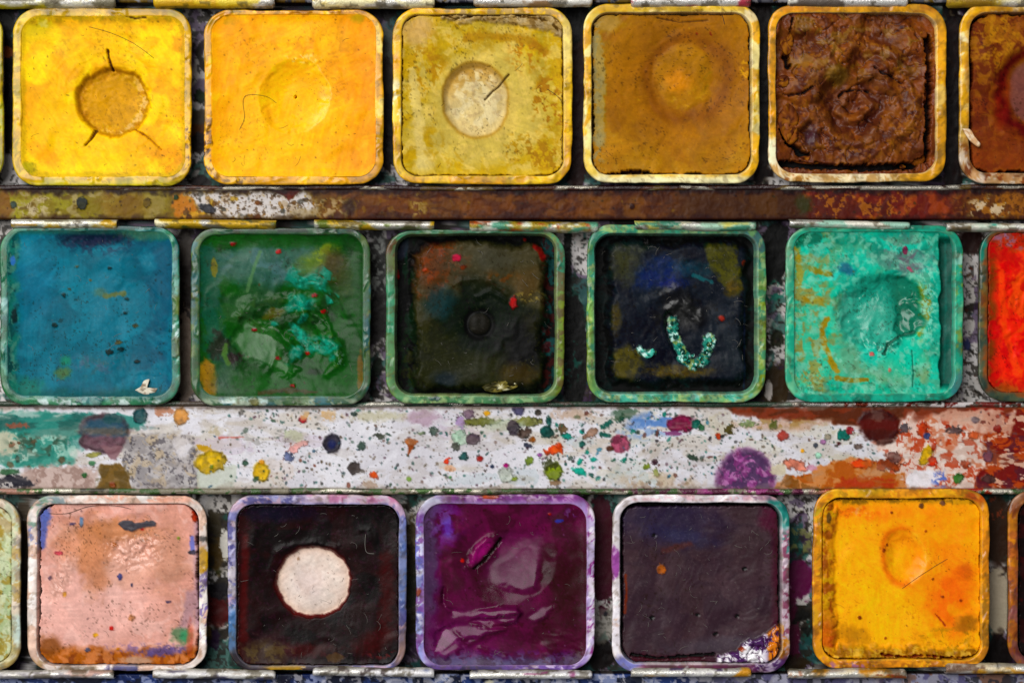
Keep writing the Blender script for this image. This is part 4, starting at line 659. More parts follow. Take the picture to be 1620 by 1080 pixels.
def f(p):
    p.mott('22581f', 50, .45, .6, .8); p.mott('153c20', 40, .5, .64, .8); p.c(sst(560, 610, p.Y) * sst(360, 400, p.X), '1a5717', .9); p.c(p.blob(432, 418, 90, 34, 0, .5), '41685f', .85); p.mott('567a80', 16, .5, .64, .6, p.blob(420, 415, 70, 28, 0, .5)); p.c(p.blob(440, 382, 110, 10, 0, .4), '1d5322', .8); p.c(p.blob(500, 410, 34, 16, -30, .6), '6d8432', .75); p.mott('93a43c', 9, .5, .6, .7, p.blob(512, 402, 22, 14, -30, .5)); p.c(p.blob(527, 425, 22, 26, 0, .6), '4a3d20', .85); p.c(p.blob(545, 450, 14, 30, 0, .7), '3a4a1c', .7)
    p.c(p.blob(395, 482, 50, 26, -10, .6), '3f5f40', .7); p.c(p.line([(330, 400), (332, 500), (345, 560)], 14, 10, 6), '26564c', .7); p.c(p.blob(338, 422, 5, 16), '8a7c20', .8); p.c(p.line([(411, 398), (402, 420), (390, 460)], 2.2, 1.5, 1), '5f8a58', .7)
    p.c(p.blob(330, 600, 13, 34, -8, .3), 'a87a1c', .9); p.c(p.blob(352, 600, 18, 24, 0, .7), '4a6258', .7); p.c(p.blob(570, 590, 5, 40), '8a5c18', .7); p.c(p.line([(410, 622), (450, 617), (500, 620)], 3, 2, 2), '4a3c14', .8)
    p.c(p.blob(345, 545, 14, 22, 0, .4, .4), '2a2c24', .9); p.c(p.blob(370, 566, 14, 9, -15, .4, .5), '2c1c1c', .85); p.c(p.line([(356, 545), (354, 562), (360, 574)], 3, 2, 1.5), '57803c', .8)
    bw = p.poly([(382, 505), (400, 510), (428, 518), (440, 545), (455, 575), (470, 582), (452, 592), (415, 578), (380, 560), (366, 540)], 6, 5, 16); p.c(bw, '3a6c38', .75, rough=.36)  # patch is partly paler green, partly sheen painted in
    relief(p, 2, 60); relief(p, .8, 9); meniscus(p, 5, 10); p.h -= 9 * p.blob(445, 520, 80, 70, soft=.6, warp=.2); p.sp += bw * .15; tiltpatch(p, bw, 430, 545, .05, .09)
    for q, w, u in [([(378, 500), (395, 482), (430, 475), (465, 470), (478, 478)], 5, 7), ([(395, 492), (415, 498), (440, 497), (462, 488)], 4, 6), ([(400, 512), (435, 522), (455, 540), (475, 555)], 4, 6), ([(440, 512), (475, 500), (480, 480)], 5, 8), ([(480, 495), (505, 520), (528, 545), (536, 570)], 5, 9), ([(500, 485), (515, 505), (525, 530)], 3.5, 6), ([(455, 540), (462, 565), (485, 555)], 4, 6), ([(535, 550), (534, 578), (516, 590)], 4, 6)]:
        m = ridge(p, q, w * 1.7, u * .62, 3); p.c(m * sst(.4, .7, p.n(12, 2)), '4c6a34', .35)
    p.c(p.blob(428, 496, 20, 8, -10, .3), '5c5a24', .8); p.c(p.blob(410, 495, 14, 8, -30, .3), '16361a', .8)
    for x, y, a, b, ro in [(470, 440, 16, 10, 20), (492, 446, 18, 9, 0), (512, 440, 10, 14, 30), (522, 470, 18, 7, 45), (478, 478, 16, 11, 15), (462, 484, 12, 6, -20), (470, 522, 14, 6, 45), (480, 540, 22, 9, 35), (505, 545, 20, 11, 15), (520, 552, 12, 14, 0), (464, 560, 9, 14, 20), (430, 512, 6, 3, 0), (476, 505, 8, 4, -40)]:
        m = p.blob(x, y, a * 1.1, b * 1.1, ro, .5, .5, 12) * sst(.08, .42, p.n(10, 3, 2.2, .8, math.radians(ro))); p.c(m, '1c9078', .9, rough=.4); p.h += m * 1.0
    p.mott('56c4a8', 6, .6, .68, .7, p.blob(490, 500, 50, 75, soft=.3) * sst(.3, .5, p.col[:, 1] - p.col[:, 0])); p.mott('166a50', 7, .56, .64, .8, p.blob(495, 500, 50, 80, soft=.3) * sst(.3, .45, p.col[:, 1] - p.col[:, 0]))
    for x, y in [(497, 467), (511, 493), (368, 385), (438, 566), (462, 610), (485, 559), (400, 522), (440, 398)]: p.drop(x, y, 4, 3, 'a02418', warp=.4)
    p.dots(90, (320, 375, 572, 622), .6, 2, ['14301a', '6a3a20', '3c5c3c'], .7); p.c(p.blob(496, 588, 12, 5, 0, .5), '22301c', .8); p.mott('7ca08c', 5, .6, .66, .8, p.blob(535, 570, 8, 14, soft=.5)); p.col *= .86
def r(s):
    s.mott('6a7a4a', 20, .48, .58, .8); s.mott('3c6a78', 18, .52, .62, .75); s.mott('3a5a3c', 16, .5, .6, .7); s.c(s.blob(378, 634, 26, 7, 0, .15, .3), 'dfeeea', .95); s.c(s.blob(412, 635, 12, 6, 0, .15), 'd0e6e2', .9); s.drop(402, 636, 8, 7, '6c6a3c'); s.mott('aab6a0', 12, .55, .62, .8, sst(628, 634, s.Y)); s.c(sst(376, 362, s.Y), '3c5a46', .75); s.mott('222c26', 10, .5, .6, .8, sst(372, 364, s.Y)); edges(s, '8cb09a', .45)
P22 = pan('grass green pan with torn ridges and turquoise smears', (302, 361, 586, 641), (317, 372, 573, 625), f, r, 22, level=-8, rimk=.87, rim_base='46694f', paint_base='1a4a1d', rough=.34, spec=.12)

def moat(p, b, depth, col, rad=26, soft=11, warp=6):
    sd = rr_sd(p.X, p.Y, b, rad) + p.warpd(warp, 28) + p.warpd(1.5, 7); m = sst(soft, -soft, sd); p.h -= depth * m; p.c(m, col, .95, rough=.55); return m  # dark paint, with the moat's occlusion painted in too
def f(p):
    p.c(sst(520, 440, p.Y), '4a4431', .85); p.mott('57503c', 26, .5, .64, .6, sst(560, 460, p.Y)); p.c(p.blob(685, 415, 34, 44, 0, .6), '6a3e2a', .8); p.mott('8a4428', 9, .55, .64, .7, p.blob(690, 420, 40, 50, 0, .6)); p.c(p.blob(720, 425, 22, 18, soft=.6), '4c4a3c', .5); p.mott('7a4420', 10, .52, .62, .7, p.blob(800, 445, 30, 16, 0, .6)); p.c(p.blob(830, 450, 22, 26, 30, .6), '57452a', .8); p.c(p.blob(775, 410, 30, 20, soft=.7), '4c4c40', .6)
    p.c(p.blob(762, 500, 74, 54, 0, .35, .2), '1d231c', .92); p.c(p.blob(825, 555, 34, 50, 0, .7), '1c1c10', .9); p.c(p.blob(695, 478, 22, 24, 0, .6), '203c42', .75); p.c(p.blob(735, 590, 60, 26, 0, .7), '33352a', .8); p.c(p.blob(820, 590, 30, 16, 0, .6), '4c3f14', .7); p.c(p.blob(705, 600, 20, 12, soft=.6), '26303a', .7)
    m = moat(p, (655, 384, 860, 616), 15, '0d120c'); p.mott('17352a', 14, .5, .62, .8, m * sst(680, 640, p.X), sy=2); p.mott('3a3a10', 10, .54, .62, .7, m * p.blob(650, 580, 26, 40, soft=.5)); p.mott('1c4c50', 9, .55, .62, .75, m * sst(850, 860, p.X), sy=2); p.mott('4a1418', 9, .6, .66, .7, m * sst(850, 860, p.X)); p.c(p.blob(636, 395, 8, 18, 20, .4), '34364a', .7)
    relief(p, 2, 40); relief(p, 1.0, 8); p.h -= 7 * np.exp(-(p.ell(762, 505, 70) / .8) ** 2)
    d = p.ell(758, 512, 19); p.h -= 3 * np.exp(-((d - 1.05) / .3) ** 2); p.h += 2 * sst(1.1, .2, d); p.c(np.exp(-((d - 1.08) / .22) ** 2), '0d0e0a', .6); p.c(sst(.95, .8, d), '2b2926', .9); ridge(p, [(705, 458), (730, 444), (765, 440), (800, 462)], 5, 2.5); ridge(p, [(755, 470), (775, 460), (800, 475)], 4, 2)
    p.drop(722, 407, 7, 6, 'bd2748'); p.drop(812, 478, 6, 9, 'bd1c0c', -10, warp=.3); p.c(p.line([(845, 388), (855, 396), (860, 408)], 3, 2, 2), '8a2410', .85); p.drop(628, 433, 2.5, 7, 'b03020'); p.drop(672, 426, 4, 3, 'a04428'); p.mott('a08c4c', 5, .56, .62, .8, p.blob(840, 468, 20, 8, soft=.5)); p.drop(732, 422, 5, 4, '7a3a28'); p.drop(830, 378, 3, 3, '8c2c1c')
    p.dots(90, (640, 380, 870, 615), .5, 1.6, ['0e100c', '5c5a48', '2a3a2c'], .7); p.col *= .84
def r(s):
    s.mott('7f9450', 30, .46, .58, .85); s.mott('4a9a78', 24, .52, .62, .8); s.c(sst(632, 620, s.X) * sst(480, 380, s.Y), '565c40', .75); s.mott('6a4a34', 10, .52, .6, .8, s.blob(618, 390, 12, 30, soft=.4)); s.c(sst(876, 884, s.X) * sst(470, 440, s.Y), '3e8a72', .8); s.c(sst(876, 884, s.X) * sst(450, 490, s.Y), '84933a', .8); s.mott('6a5a3c', 9, .58, .66, .8, sst(876, 884, s.X)); s.c(sst(624, 630, s.Y), 'a9c690', .8); s.mott('4c8a5c', 16, .52, .6, .85, sst(624, 630, s.Y)); s.drop(690, 630, 8, 4, '24504c'); s.c(sst(376, 366, s.Y), '3e6450', .7); edges(s, 'c4d8a4', .5)
P23 = pan('blackish green sunken pan with a pink and a red spot and a round dimple', (611, 364, 893, 638), (626, 371, 879, 624), f, r, 23, level=-13, rimk=.87, rim_base='5f9060', paint_base='2c2e1c', rough=.42, smear=.12)

def f(p):
    p.mott('2b3038', 30, .48, .62, .8); p.mott('1a1c24', 30, .5, .64, .8); p.c(p.blob(1045, 432, 44, 22, -8, .5), '1b2c5c', .9); p.c(p.blob(1065, 448, 20, 8, 0, .6), '1c2a78', .7); p.c(p.blob(1100, 425, 30, 12, 10, .7), '24505c', .5); p.c(p.blob(990, 415, 24, 30, 0, .6), '4c4c2c', .7); p.c(p.blob(1000, 390, 40, 10, 0, .5), '3c4034', .8)
    p.c(p.poly([(1118, 384), (1165, 388), (1172, 420), (1173, 472), (1155, 462), (1140, 446), (1128, 425)], 4, 6, 14), '55531f', .9); p.c(p.blob(1160, 455, 12, 14, 0, .5), '67500f', .7); p.c(p.blob(992, 575, 22, 26, 15, .35, .3), '5c5424', .9); p.c(p.blob(975, 505, 8, 22, 0, .5), '5a4c1c', .7); p.c(p.blob(1075, 588, 50, 9, 0, .4), '5c4c24', .85); p.mott('6c6230', 7, .55, .64, .6, p.blob(1072, 588, 55, 12, soft=.5)); p.c(p.blob(1160, 560, 30, 40, 0, .7), '2a3034', .6)
    p.mott('2a2c34', 6, .5, .6, .4); m = moat(p, (966, 384, 1180, 604), 16, '0a0d10', 22, 10, 5); p.mott('10302e', 12, .52, .62, .7, m); p.c(sst(3, 0, np.abs(p.X - 1180)) * sst(450, 480, p.Y), '2c3660', .4)
    relief(p, 2, 40); relief(p, 1.4, 7); p.h -= 6 * p.blob(1085, 520, 60, 60, 0, .6)
    for q, w, u in [([(1030, 475), (1055, 465), (1080, 455), (1095, 480)], 7, 3), ([(1060, 490), (1075, 478), (1100, 500), (1110, 510)], 6, 3), ([(1110, 495), (1125, 520), (1140, 545)], 8, 2.5)]: ridge(p, q, w, u, 2.5)
    g = p.blob(1080, 495, 36, 34, 0, .5, .4); p.c(g, '1a1818', .7, rough=.29); p.h -= 7 * p.line([(1058, 500), (1062, 530), (1080, 565)], 6, 4, 2)
    p.c(p.line([(1098, 435), (1112, 440), (1128, 446)], 2, 1.5, 2), '2a7a80', .6); p.drop(1143, 503, 5, 5, '9c3418', warp=.3); p.drop(1178, 415, 3, 4, '8a3a18'); p.dots(100, (970, 390, 1180, 600), .5, 1.6, ['0c0e12', '4a4e58', '3a4438'], .7); p.col *= .84
    for q, w in [([(1066, 508), (1066, 528), (1074, 548), (1085, 562)], 7), ([(1080, 568), (1098, 578), (1115, 568), (1122, 545), (1124, 535)], 7), ([(1012, 550), (1022, 560), (1034, 556)], 4)]:
        m = p.line(q, w, 2.5, 3, 8); p.c(m, '1f5a50', .95); p.h += m * 2 + m * 5 * (p.n(8, 2) - .4); p.mott('3a8a78', 7, .5, .6, .8, m); p.mott('c4e4dc', 6, .66, .72, .9, m); p.mott('7d8a4c', 7, .58, .66, .8, m)  # the few whitish spots are glints painted on the crumbs
def r(s):
    s.c(sst(490, 450, s.Y + s.warpd(10, 20)), '48a080', .8); s.c(sst(455, 495, s.Y + s.warpd(10, 20)) * sst(950, 930, s.X), '93ab4c', .9); s.c(sst(1190, 1200, s.X) * sst(420, 470, s.Y), '8a9a3a', .9); s.c(s.blob(1195, 380, 26, 26, soft=.4), '4a6c70', .8); s.c(sst(618, 626, s.Y), '62cdb0', .9); s.mott('a0e0cc', 18, .5, .6, .8, sst(618, 626, s.Y)); s.mott('a3a458', 16, .55, .63, .8, s.blob(1130, 630, 70, 10, soft=.3)); s.mott('86b468', 18, .5, .6, .7); s.mott('3c8a74', 14, .55, .64, .7); s.mott('c9d890', 9, .62, .68, .6); edges(s, 'b4ecd4', .5)
P24 = pan('blue black sunken pan with turquoise crumbs and olive stains', (928, 355, 1212, 636), (942, 371, 1197, 621), f, r, 24, level=-13, rimk=.87, rim_base='4fae88', paint_base='22262d', rough=.42, spec=.08, smear=.12)

def f(p):
    p.soft = 2.6; p.mott('2a9c84', 40, .45, .6, .85); p.mott('4cbfa4', 24, .54, .66, .6); p.mott('5a9a7c', 18, .56, .66, .6); L = sst(1345, 1300, p.X + p.warpd(20, 30)); p.mott('7f8f5c', 26, .38, .54, .85, L * sst(400, 440, p.Y)); p.mott('8f8444', 16, .52, .64, .7, L); p.c(p.blob(1280, 555, 26, 50, 0, .4, .3), '858c50', .85); p.c(p.blob(1350, 575, 30, 36, 0, .5), '6f9a78', .7); p.mott('3fbfa2', 12, .5, .6, .8, L)
    p.c(p.line([(1308, 505), (1300, 520), (1306, 545), (1318, 575), (1325, 585)], 4, 2, 2), 'a0781c', .85); p.c(p.blob(1290, 475, 20, 8, 10, .4), '9c7c2c', .8); p.c(p.line([(1260, 395), (1266, 430), (1262, 450)], 5, 3, 2), '9c8230', .8); p.c(p.line([(1286, 425), (1300, 432), (1312, 434)], 4, 2, 2), '8a7420', .8); p.c(p.line([(1298, 442), (1320, 440), (1326, 432)], 3, 2, 1), '48c8b8', .8)
    p.c(p.poly([(1258, 372), (1320, 370), (1290, 385), (1262, 392)], 3, 3), '1a5c44', .8); p.c(p.blob(1430, 405, 46, 26, 20, .5, .4), '5a7a72', .8); p.mott('6a5a68', 9, .52, .62, .7, p.blob(1435, 405, 36, 24, 20, .5)); p.mott('4f9c7c', 8, .5, .6, .7, p.blob(1400, 385, 90, 18, 0, .5)); p.c(p.line([(1370, 375), (1420, 395), (1470, 385)], 5, 3, 3), '35c4a8', .8)
    p.c(p.blob(1455, 470, 12, 26, 0, .4, .4), '847f24', .85); p.c(p.blob(1463, 500, 8, 30, 10, .4, .5), 'a58a2c', .8); p.mott('8fd8c0', 6, .55, .62, .8, p.blob(1470, 480, 14, 60, 0, .5)); p.c(p.blob(1400, 585, 34, 26, 0, .5), '7d9a70', .7); p.c(p.blob(1460, 580, 12, 24, 0, .4), '7f9468', .8); p.c(p.line([(1325, 598), (1350, 602), (1372, 600)], 3.4, 1.5, 1), '8a6c14', .9); p.c(p.blob(1430, 560, 40, 30, 0, .6), '35bfa0', .7); p.c(p.blob(1380, 556, 18, 26, 0, .5), '38c4ac', .8)
    p.mott('4f907c', 8, .5, .6, .7, p.blob(1330, 615, 66, 12, 0, .5)); p.mott('96803c', 8, .56, .63, .7, p.blob(1290, 595, 34, 12, 0, .5))
    relief(p, 2.2, 40); relief(p, .7, 9); meniscus(p, 4, 9)
    d = p.ell(1392, 492, 68, 66, 30, .14, 26); p.h -= 13 * sst(1.05, .5, d); p.c(sst(1.0, .85, d), '3a957f', .8, rough=.25); p.mott('17705c', 22, .54, .70, .6, sst(440, 380, p.Y)); p.mott('8fc8b0', 9, .62, .74, .5); cr = sst(1.1, .9, d) * sst(1400, 1430, p.X) * sst(560, 520, p.Y); p.c(cr, '0b6650', .9); p.h -= cr * 5; p.c(sst(1.0, .85, d) * sst(470, 430, p.Y), '1c8c74', .8); p.c(p.blob(1340, 425, 12, 8, 20, .5), '1a4a70', .7)
    pl = p.poly([(1335, 470), (1400, 452), (1420, 500), (1425, 540), (1400, 555), (1350, 535), (1325, 500)], 8, 6, 18); tiltpatch(p, pl, 1375, 500, .12, .10); p.c(pl, '46a08a', .6, rough=.26)  # greyer tint paints some of the crater's sheen into the colour
    bub = p.blob(1385, 462, 24, 22, 0, .6, .3); p.h += bub * 2 * (p.n(9, 2) - .5); p.c(bub, '1f8f78', .6); crack(p, [(1400, 560), (1406, 545), (1425, 532), (1448, 525)], 2, 4, '0c5040', 1); crack(p, [(1444, 555), (1446, 590), (1445, 612)], .8, 2, '1a4a3c', .5)
    g = sst(1487, 1492, p.X + p.warpd(3, 30)) * sst(372, 384, p.Y) * sst(618, 606, p.Y); p.h -= g * 14; p.c(g, '0a443c', .9); p.c(p.line([(1499, 380), (1500, 480), (1497, 600)], 1.2, 1, 1), '3a6a60', .5)
    p.drop(1380, 560, 4, 4, 'bd5a58'); p.drop(1408, 586, 3, 3, 'b06858'); p.drop(1433, 396, 4, 6, '7a2c4a'); p.drop(1440, 425, 6, 3, '8a4658', 40); p.drop(1450, 627, 3, 2, 'a05a4c'); p.dots(90, (1258, 372, 1490, 620), .5, 1.8, ['14584a', '6a6a30', '1c3a34', '90d8c4'], .7); p.h += p.blob(1300, 612, 30, 6, 0, .5) * 4
def r(s):
    s.mott('7fc49a', 24, .48, .6, .8); s.mott('2f9c80', 24, .5, .62, .85); s.c(sst(1262, 1250, s.X) * sst(470, 430, s.Y), '9ad0a8', .6); s.mott('86a050', 14, .52, .6, .85, sst(1508, 1514, s.X)); s.c(s.blob(1518, 380, 9, 22), '2aa890', .8); s.c(s.blob(1516, 410, 8, 10), 'c4e4d4', .8); s.c(sst(622, 630, s.Y), '38b89c', .85); s.mott('2c8a74', 14, .52, .62, .8, sst(622, 630, s.Y)); s.c(s.blob(1516, 610, 14, 22, soft=.4), '47828c', .8); s.mott('38806c', 10, .48, .6, .8, sst(372, 360, s.Y)); edges(s, 'a8e4c8', .45)
P25 = pan('turquoise pan with ochre streaks and a glossy crater', (1243, 357, 1524, 635), (1258, 368, 1509, 621), f, r, 25, level=-7, rimk=.87, rim_base='48b08c', paint_base='28ae90', rough=.36, spec=.12)

def f(p):
    p.mott('f25a14', 40, .46, .62, .9); p.c(sst(1590, 1575, p.X + p.warpd(5, 20)), 'b8380e', .7); p.c(sst(1580, 1566, p.X + p.warpd(5, 20)), '6a3c28', .85); p.c(sst(405, 375, p.Y + p.warpd(8, 20)), '7d4a50', .85); p.mott('8a6a88', 8, .52, .62, .7, p.blob(1600, 382, 40, 16, 0, .5)); p.c(p.blob(1585, 400, 40, 12, 30, .5), 'a82c14', .6); p.c(sst(585, 615, p.Y - (p.X - 1570) * .3), '7a4c38', .8); p.mott('c22c08', 18, .52, .64, .7); p.c(p.line([(1585, 430), (1590, 520), (1612, 590)], 5, 3, 3), 'ff5c20', .6)
    relief(p, 2, 40); relief(p, .9, 8); meniscus(p, 4, 8); swirl(p, 1680, 495, .9, 6, 140); dent(p, 1670, 500, 90, 90, 10); shrink_gap(p, .9, 6, '3a0c06', 1); p.r[:] = .38
def r(s):
    s.mott('6a6048', 16, .48, .6, .8); s.mott('3a4c44', 16, .5, .62, .8); s.c(s.blob(1555, 396, 8, 18), '2f8c78', .9); s.mott('7a7044', 10, .55, .63, .8, s.blob(1556, 490, 10, 50, soft=.3)); edges(s, '6c6c58', .35)
P26 = pan('bright red orange pan in a grey green stained rim', (1549, 362, 1830, 635), (1564, 369, 1816, 620), f, r, 26, level=-5, rimk=.87, rim_base='55604a', paint_base='e4400c', rough=.38)

# ---------------- row 3
def f(p):
    p.mott('a8b890', 26, .45, .6, .8); p.c(sst(870, 830, p.Y), 'b09a78', .8); p.mott('98803c', 12, .52, .62, .8); p.mott('c9cfb0', 14, .55, .65, .8); relief(p, 2, 30); relief(p, 1, 8); shrink_gap(p, 1.2, 8, '2a2018', 1.5)
def r(s):
    s.mott('e3d3c4', 24, .46, .58, .85); s.mott('a9b49a', 22, .5, .62, .7); s.mott('a98a4c', 16, .54, .63, .8); s.mott('8a8078', 10, .6, .68, .7); s.c(s.blob(28, 1000, 8, 26, soft=.4), 'c2d4d0', .8); s.c(s.blob(22, 1040, 16, 20, soft=.4), 'b3945c', .7)
pan('pale sage green pan cut off beside the pink pan', (-252, 788, 33, 1061), (-236, 802, 17, 1048), f, r, 30, level=-5, rim_base='cfc0ac', paint_base='a9b68c', rough=.5)

def f(p):
    p.mott('dba294', 50, .46, .6, .8); p.c(p.blob(150, 960, 100, 70, 0, .5), 'e6b4a8', .85); p.mott('eabcb0', 24, .54, .66, .6); p.c(p.blob(150, 880, 26, 60, 0, .4, .25), 'be8060', .85); p.c(p.blob(190, 840, 60, 18, 0, .5, .3), 'bf8058', .8); p.c(p.blob(265, 880, 30, 55, 0, .5, .3), 'c9927a', .8); p.c(p.blob(205, 890, 36, 36, 0, .4), 'daa590', .8); p.c(p.blob(130, 860, 40, 30, soft=.7), 'cf8c66', .6)
    p.c(p.line([(68, 810), (66, 840), (62, 862)], 7, 4, 2), '4c5ca4', .85); p.c(p.blob(72, 815, 8, 16, soft=.5), '5563a0', .7); p.c(sst(302, 312, p.X) * sst(1010, 980, p.Y), '9c8496', .7); p.c(p.line([(303, 850), (304, 870)], 3, 2, 1), '5a68b8', .8); p.c(p.line([(303, 940), (296, 985), (285, 1000)], 7, 5, 3), 'b08a90', .8)
    bt = sst(1020, 1036, p.Y + p.warpd(6, 20)); p.c(bt, 'a55a28', .9); p.mott('7e4018', 14, .5, .62, .8, bt); p.mott('cf8458', 10, .55, .64, .7, bt); p.c(p.blob(255, 1030, 34, 7, -6, .4, .4), '5a4a78', .9); p.mott('6a5a90', 8, .5, .6, .6, p.blob(225, 1028, 60, 10, 0, .5)); p.c(p.blob(76, 1022, 18, 16, 20, .5), '7a4420', .8); p.c(p.blob(216, 1045, 26, 6, 0, .4), 'b9947c', .9)
    p.c(p.blob(286, 1005, 17, 13, -25, .35, .3), '5f7a58', .9); p.c(p.blob(292, 1006, 8, 10, 0, .4), '3f8a60', .8); p.c(p.blob(300, 1010, 5, 26, 0, .5), 'b0503c', .6)
    gm = p.poly([(185, 828), (193, 822), (204, 823), (212, 827), (240, 823), (248, 826), (246, 832), (218, 836), (208, 841), (196, 839)], 1, 1.2, 8); p.c(gm, '47474e', .96); p.h += gm * (2.5 + 3 * (p.n(6, 2, 3, 1) - .5))
    relief(p, 2.4, 55); relief(p, .9, 9); p.h -= 5 * p.blob(170, 880, 70, 60, 0, .6)
    for x, y, a, b, h in [(314 - 6, 814, 5, 10, 'a8391c'), (304, 874, 8, 4, '35323c'), (188, 913, 4, 5, '3a3f78'), (112, 829, 5, 2, '4a4060'), (127, 825, 3, 8, '6a88a8'), (91, 875, 6, 4, 'c84c58'), (181, 863, 5, 4, 'b06438'), (176, 994, 4, 4, 'c22a26'), (150, 1004, 4, 3, 'dca038'), (282, 851, 2.5, 2.5, '7a8c3c'), (265, 952, 4, 2, '3c3454'), (207, 926, 2, 3, '30304c'), (224, 838, 3, 2, 'b82c2c'), (101, 940, 3, 4, 'd8984c'), (78, 914, 3, 3, '6a5060'), (185, 1026, 3, 3, 'c07a2c'), (138, 1028, 4, 3, '5c5c74'), (207, 978, 6, 6, 'b97c58')]: p.drop(x, y, a, b, h, warp=.3)
    wr = p.blob(96, 918, 14, 36, 25, .4); p.h += wr * 6 * (p.n(8, 3, 2, 1, .9) - .5); p.c(wr, 'd9a998', .6, rough=.2); wr = p.blob(215, 875, 46, 30, 0, .4); p.h += wr * 4.0 * (p.n(7, 3) - .5); p.r -= wr * .2; p.sp += wr * .35
    shrink_gap(p, 2.4, 20, '2c140a', 1.6, dict(l=1.3, r=1.3, t=.0, b=.5)); crack(p, [(62, 812), (70, 802), (82, 799)], 1.2, 8, '3a1c10', .6); p.dots(130, (65, 800, 310, 1050), .5, 1.6, ['7a4a38', '4a3038', 'a8705c', 'f0c8b4'], .7); p.col *= np.array([.96, .96, .97])[None, :]
def r(s):
    s.mott('f0e9e6', 26, .45, .57, .9); s.mott('d4b09c', 22, .54, .63, .85); s.mott('6e7cb4', 14, .58, .65, .85, s.blob(54, 850, 14, 22, soft=.4)); s.mott('7a98a0', 10, .55, .62, .8, s.blob(80, 795, 26, 12, soft=.4)); s.mott('6a5a9c', 12, .5, .6, .85, s.blob(321, 950, 10, 70, soft=.3)); s.c(s.blob(318, 885, 12, 20, 0, .15, .15), 'cb9c34', .95); s.c(s.blob(320, 852, 9, 5), '3c3a38', .9); s.mott('a08058', 14, .52, .6, .8, s.blob(90, 1052, 60, 12, soft=.4)); s.c(s.blob(196, 1055, 24, 10, 0, .2, .3), '3f3f6c', .9); s.mott('e4a48c', 20, .46, .58, .8, sst(800, 790, s.Y) * sst(120, 160, s.X)); s.mott('5a8a70', 9, .58, .64, .8, s.blob(60, 800, 30, 30, soft=.4)); s.c(s.blob(130, 1058, 26, 6, soft=.4), '5a4c3c', .7); edges(s, 'f4ece6', .45)
P31 = pan('pink flesh coloured pan with a grey smear and a red dot', (43, 783, 328, 1060), (60, 798, 313, 1051), f, r, 31, level=-6, rim_base='e2d4cc', paint_base='d69b8a', rough=.42, smear=.12)

def f(p):
    p.mott('271519', 40, .48, .62, .7); p.mott('1a0e18', 40, .5, .64, .8); p.c(sst(400, 382, p.X) * .9, '2f0c12', .6); p.c(p.line([(388, 850), (386, 930), (385, 1010)], 4, 5, 2), '4a0e14', .7); p.c(p.line([(610, 880), (612, 940), (606, 1000)], 8, 8, 4), '3a0e12', .7); p.c(p.blob(480, 1028, 50, 10, 0, .6), '45101a', .6); p.c(p.blob(590, 1015, 34, 16, -20, .6), '3c0e16', .7); p.c(p.blob(420, 1030, 44, 22, 10, .5, .3), '3c3028', .8); p.mott('5a4c30', 9, .55, .64, .6, p.blob(420, 1035, 46, 16, 0, .5)); p.c(p.blob(530, 1040, 14, 8), '4c3a24', .8); p.c(p.blob(440, 812, 60, 14, 0, .6), '1c1828', .7); p.mott('5c2c28', 6, .56, .64, .7, p.blob(608, 1036, 26, 7, soft=.4))
    relief(p, 2.2, 60); relief(p, .7, 9); p.h -= 10 * np.exp(-(p.ell(496, 921, 100) / .8) ** 2); meniscus(p, 3, 8); p.r[:] = .33
    d = p.ell(495, 921, 57.5, 54.5, 0, .035, 26) + (p.n(7, 3) - .5) * .03; m = sst(1.02, .97, d); p.c(np.exp(-((d - 1.02) / (.03 + .05 * p.n(30, 2))) ** 2), '5a0e0c', .95); p.h -= 9 * sst(1.09, .97, d); p.h += 3.5 * np.clip(1 - d * d, 0, 1); p.c(m, 'e0d2c8', 1, rough=.34); p.c(p.blob(488, 925, 24, 22, soft=.9), 'dccac8', .6); p.c(m * sst(.8, 1.0, d), 'd2b8a0', .6); p.mott('cdb4a8', 16, .55, .70, .3, m); p.drop(470, 885, 2.2, 2.5, '6a4a2c'); p.dots(16, (450, 880, 545, 970), .6, 1.4, ['6a5a50', '7c4c48'], .8); p.c(m * sst(.55, 1.0, d), 'd6bcae', .45); p.mott('c9b2a8', 30, .45, .8, .35, m)
    for q, w, u in [([(440, 872), (465, 862), (500, 859), (530, 868)], 6, 2), ([(570, 838), (580, 840), (582, 850)], 5, 1.5), ([(428, 920), (426, 900), (436, 880)], 6, 1)]: ridge(p, q, w, u, 2)
    shrink_gap(p, 1.0, 10, '0a0608', 1.2); p.dots(120, (378, 802, 628, 1050), .5, 1.3, ['4c3c40', '5a4a48', '0c0608'], .6)
def r(s):
    s.mott('7a7cb4', 24, .45, .57, .85); s.mott('c8a8bc', 22, .52, .62, .85); s.mott('4c4a80', 18, .55, .63, .85); s.c(sst(800, 792, s.Y) * sst(450, 500, s.X), 'cdb4bc', .8); s.mott('b06a90', 18, .48, .58, .8, sst(800, 790, s.Y) * sst(460, 520, s.X)); s.mott('d4cccc', 20, .52, .6, .8, s.blob(367, 900, 12, 60, soft=.4)); s.c(sst(640, 632, s.X) * 0 + s.blob(637, 900, 10, 60, soft=.5), '5c78ac', .7); s.c(s.blob(366, 1000, 14, 40, soft=.4), '4c78a4', .8); s.c(sst(1035, 1055, s.Y) * sst(560, 520, s.X), '2c2426', .85); s.c(s.blob(450, 1056, 30, 8), 'b08a34', .85); s.c(s.blob(635, 1030, 12, 30, soft=.5), '86644c', .7); s.c(s.blob(372, 1050, 20, 20, soft=.4), '1c181c', .9); edges(s, 'c8c4dc', .45)
P32 = pan('near black pan worn through to a round white spot', (360, 783, 643, 1060), (375, 799, 630, 1052), f, r, 32, level=-6, rim_base='a09cc0', paint_base='22121a', rough=.33, spec=.09, dust=.05, brush=.1, smear=.12)

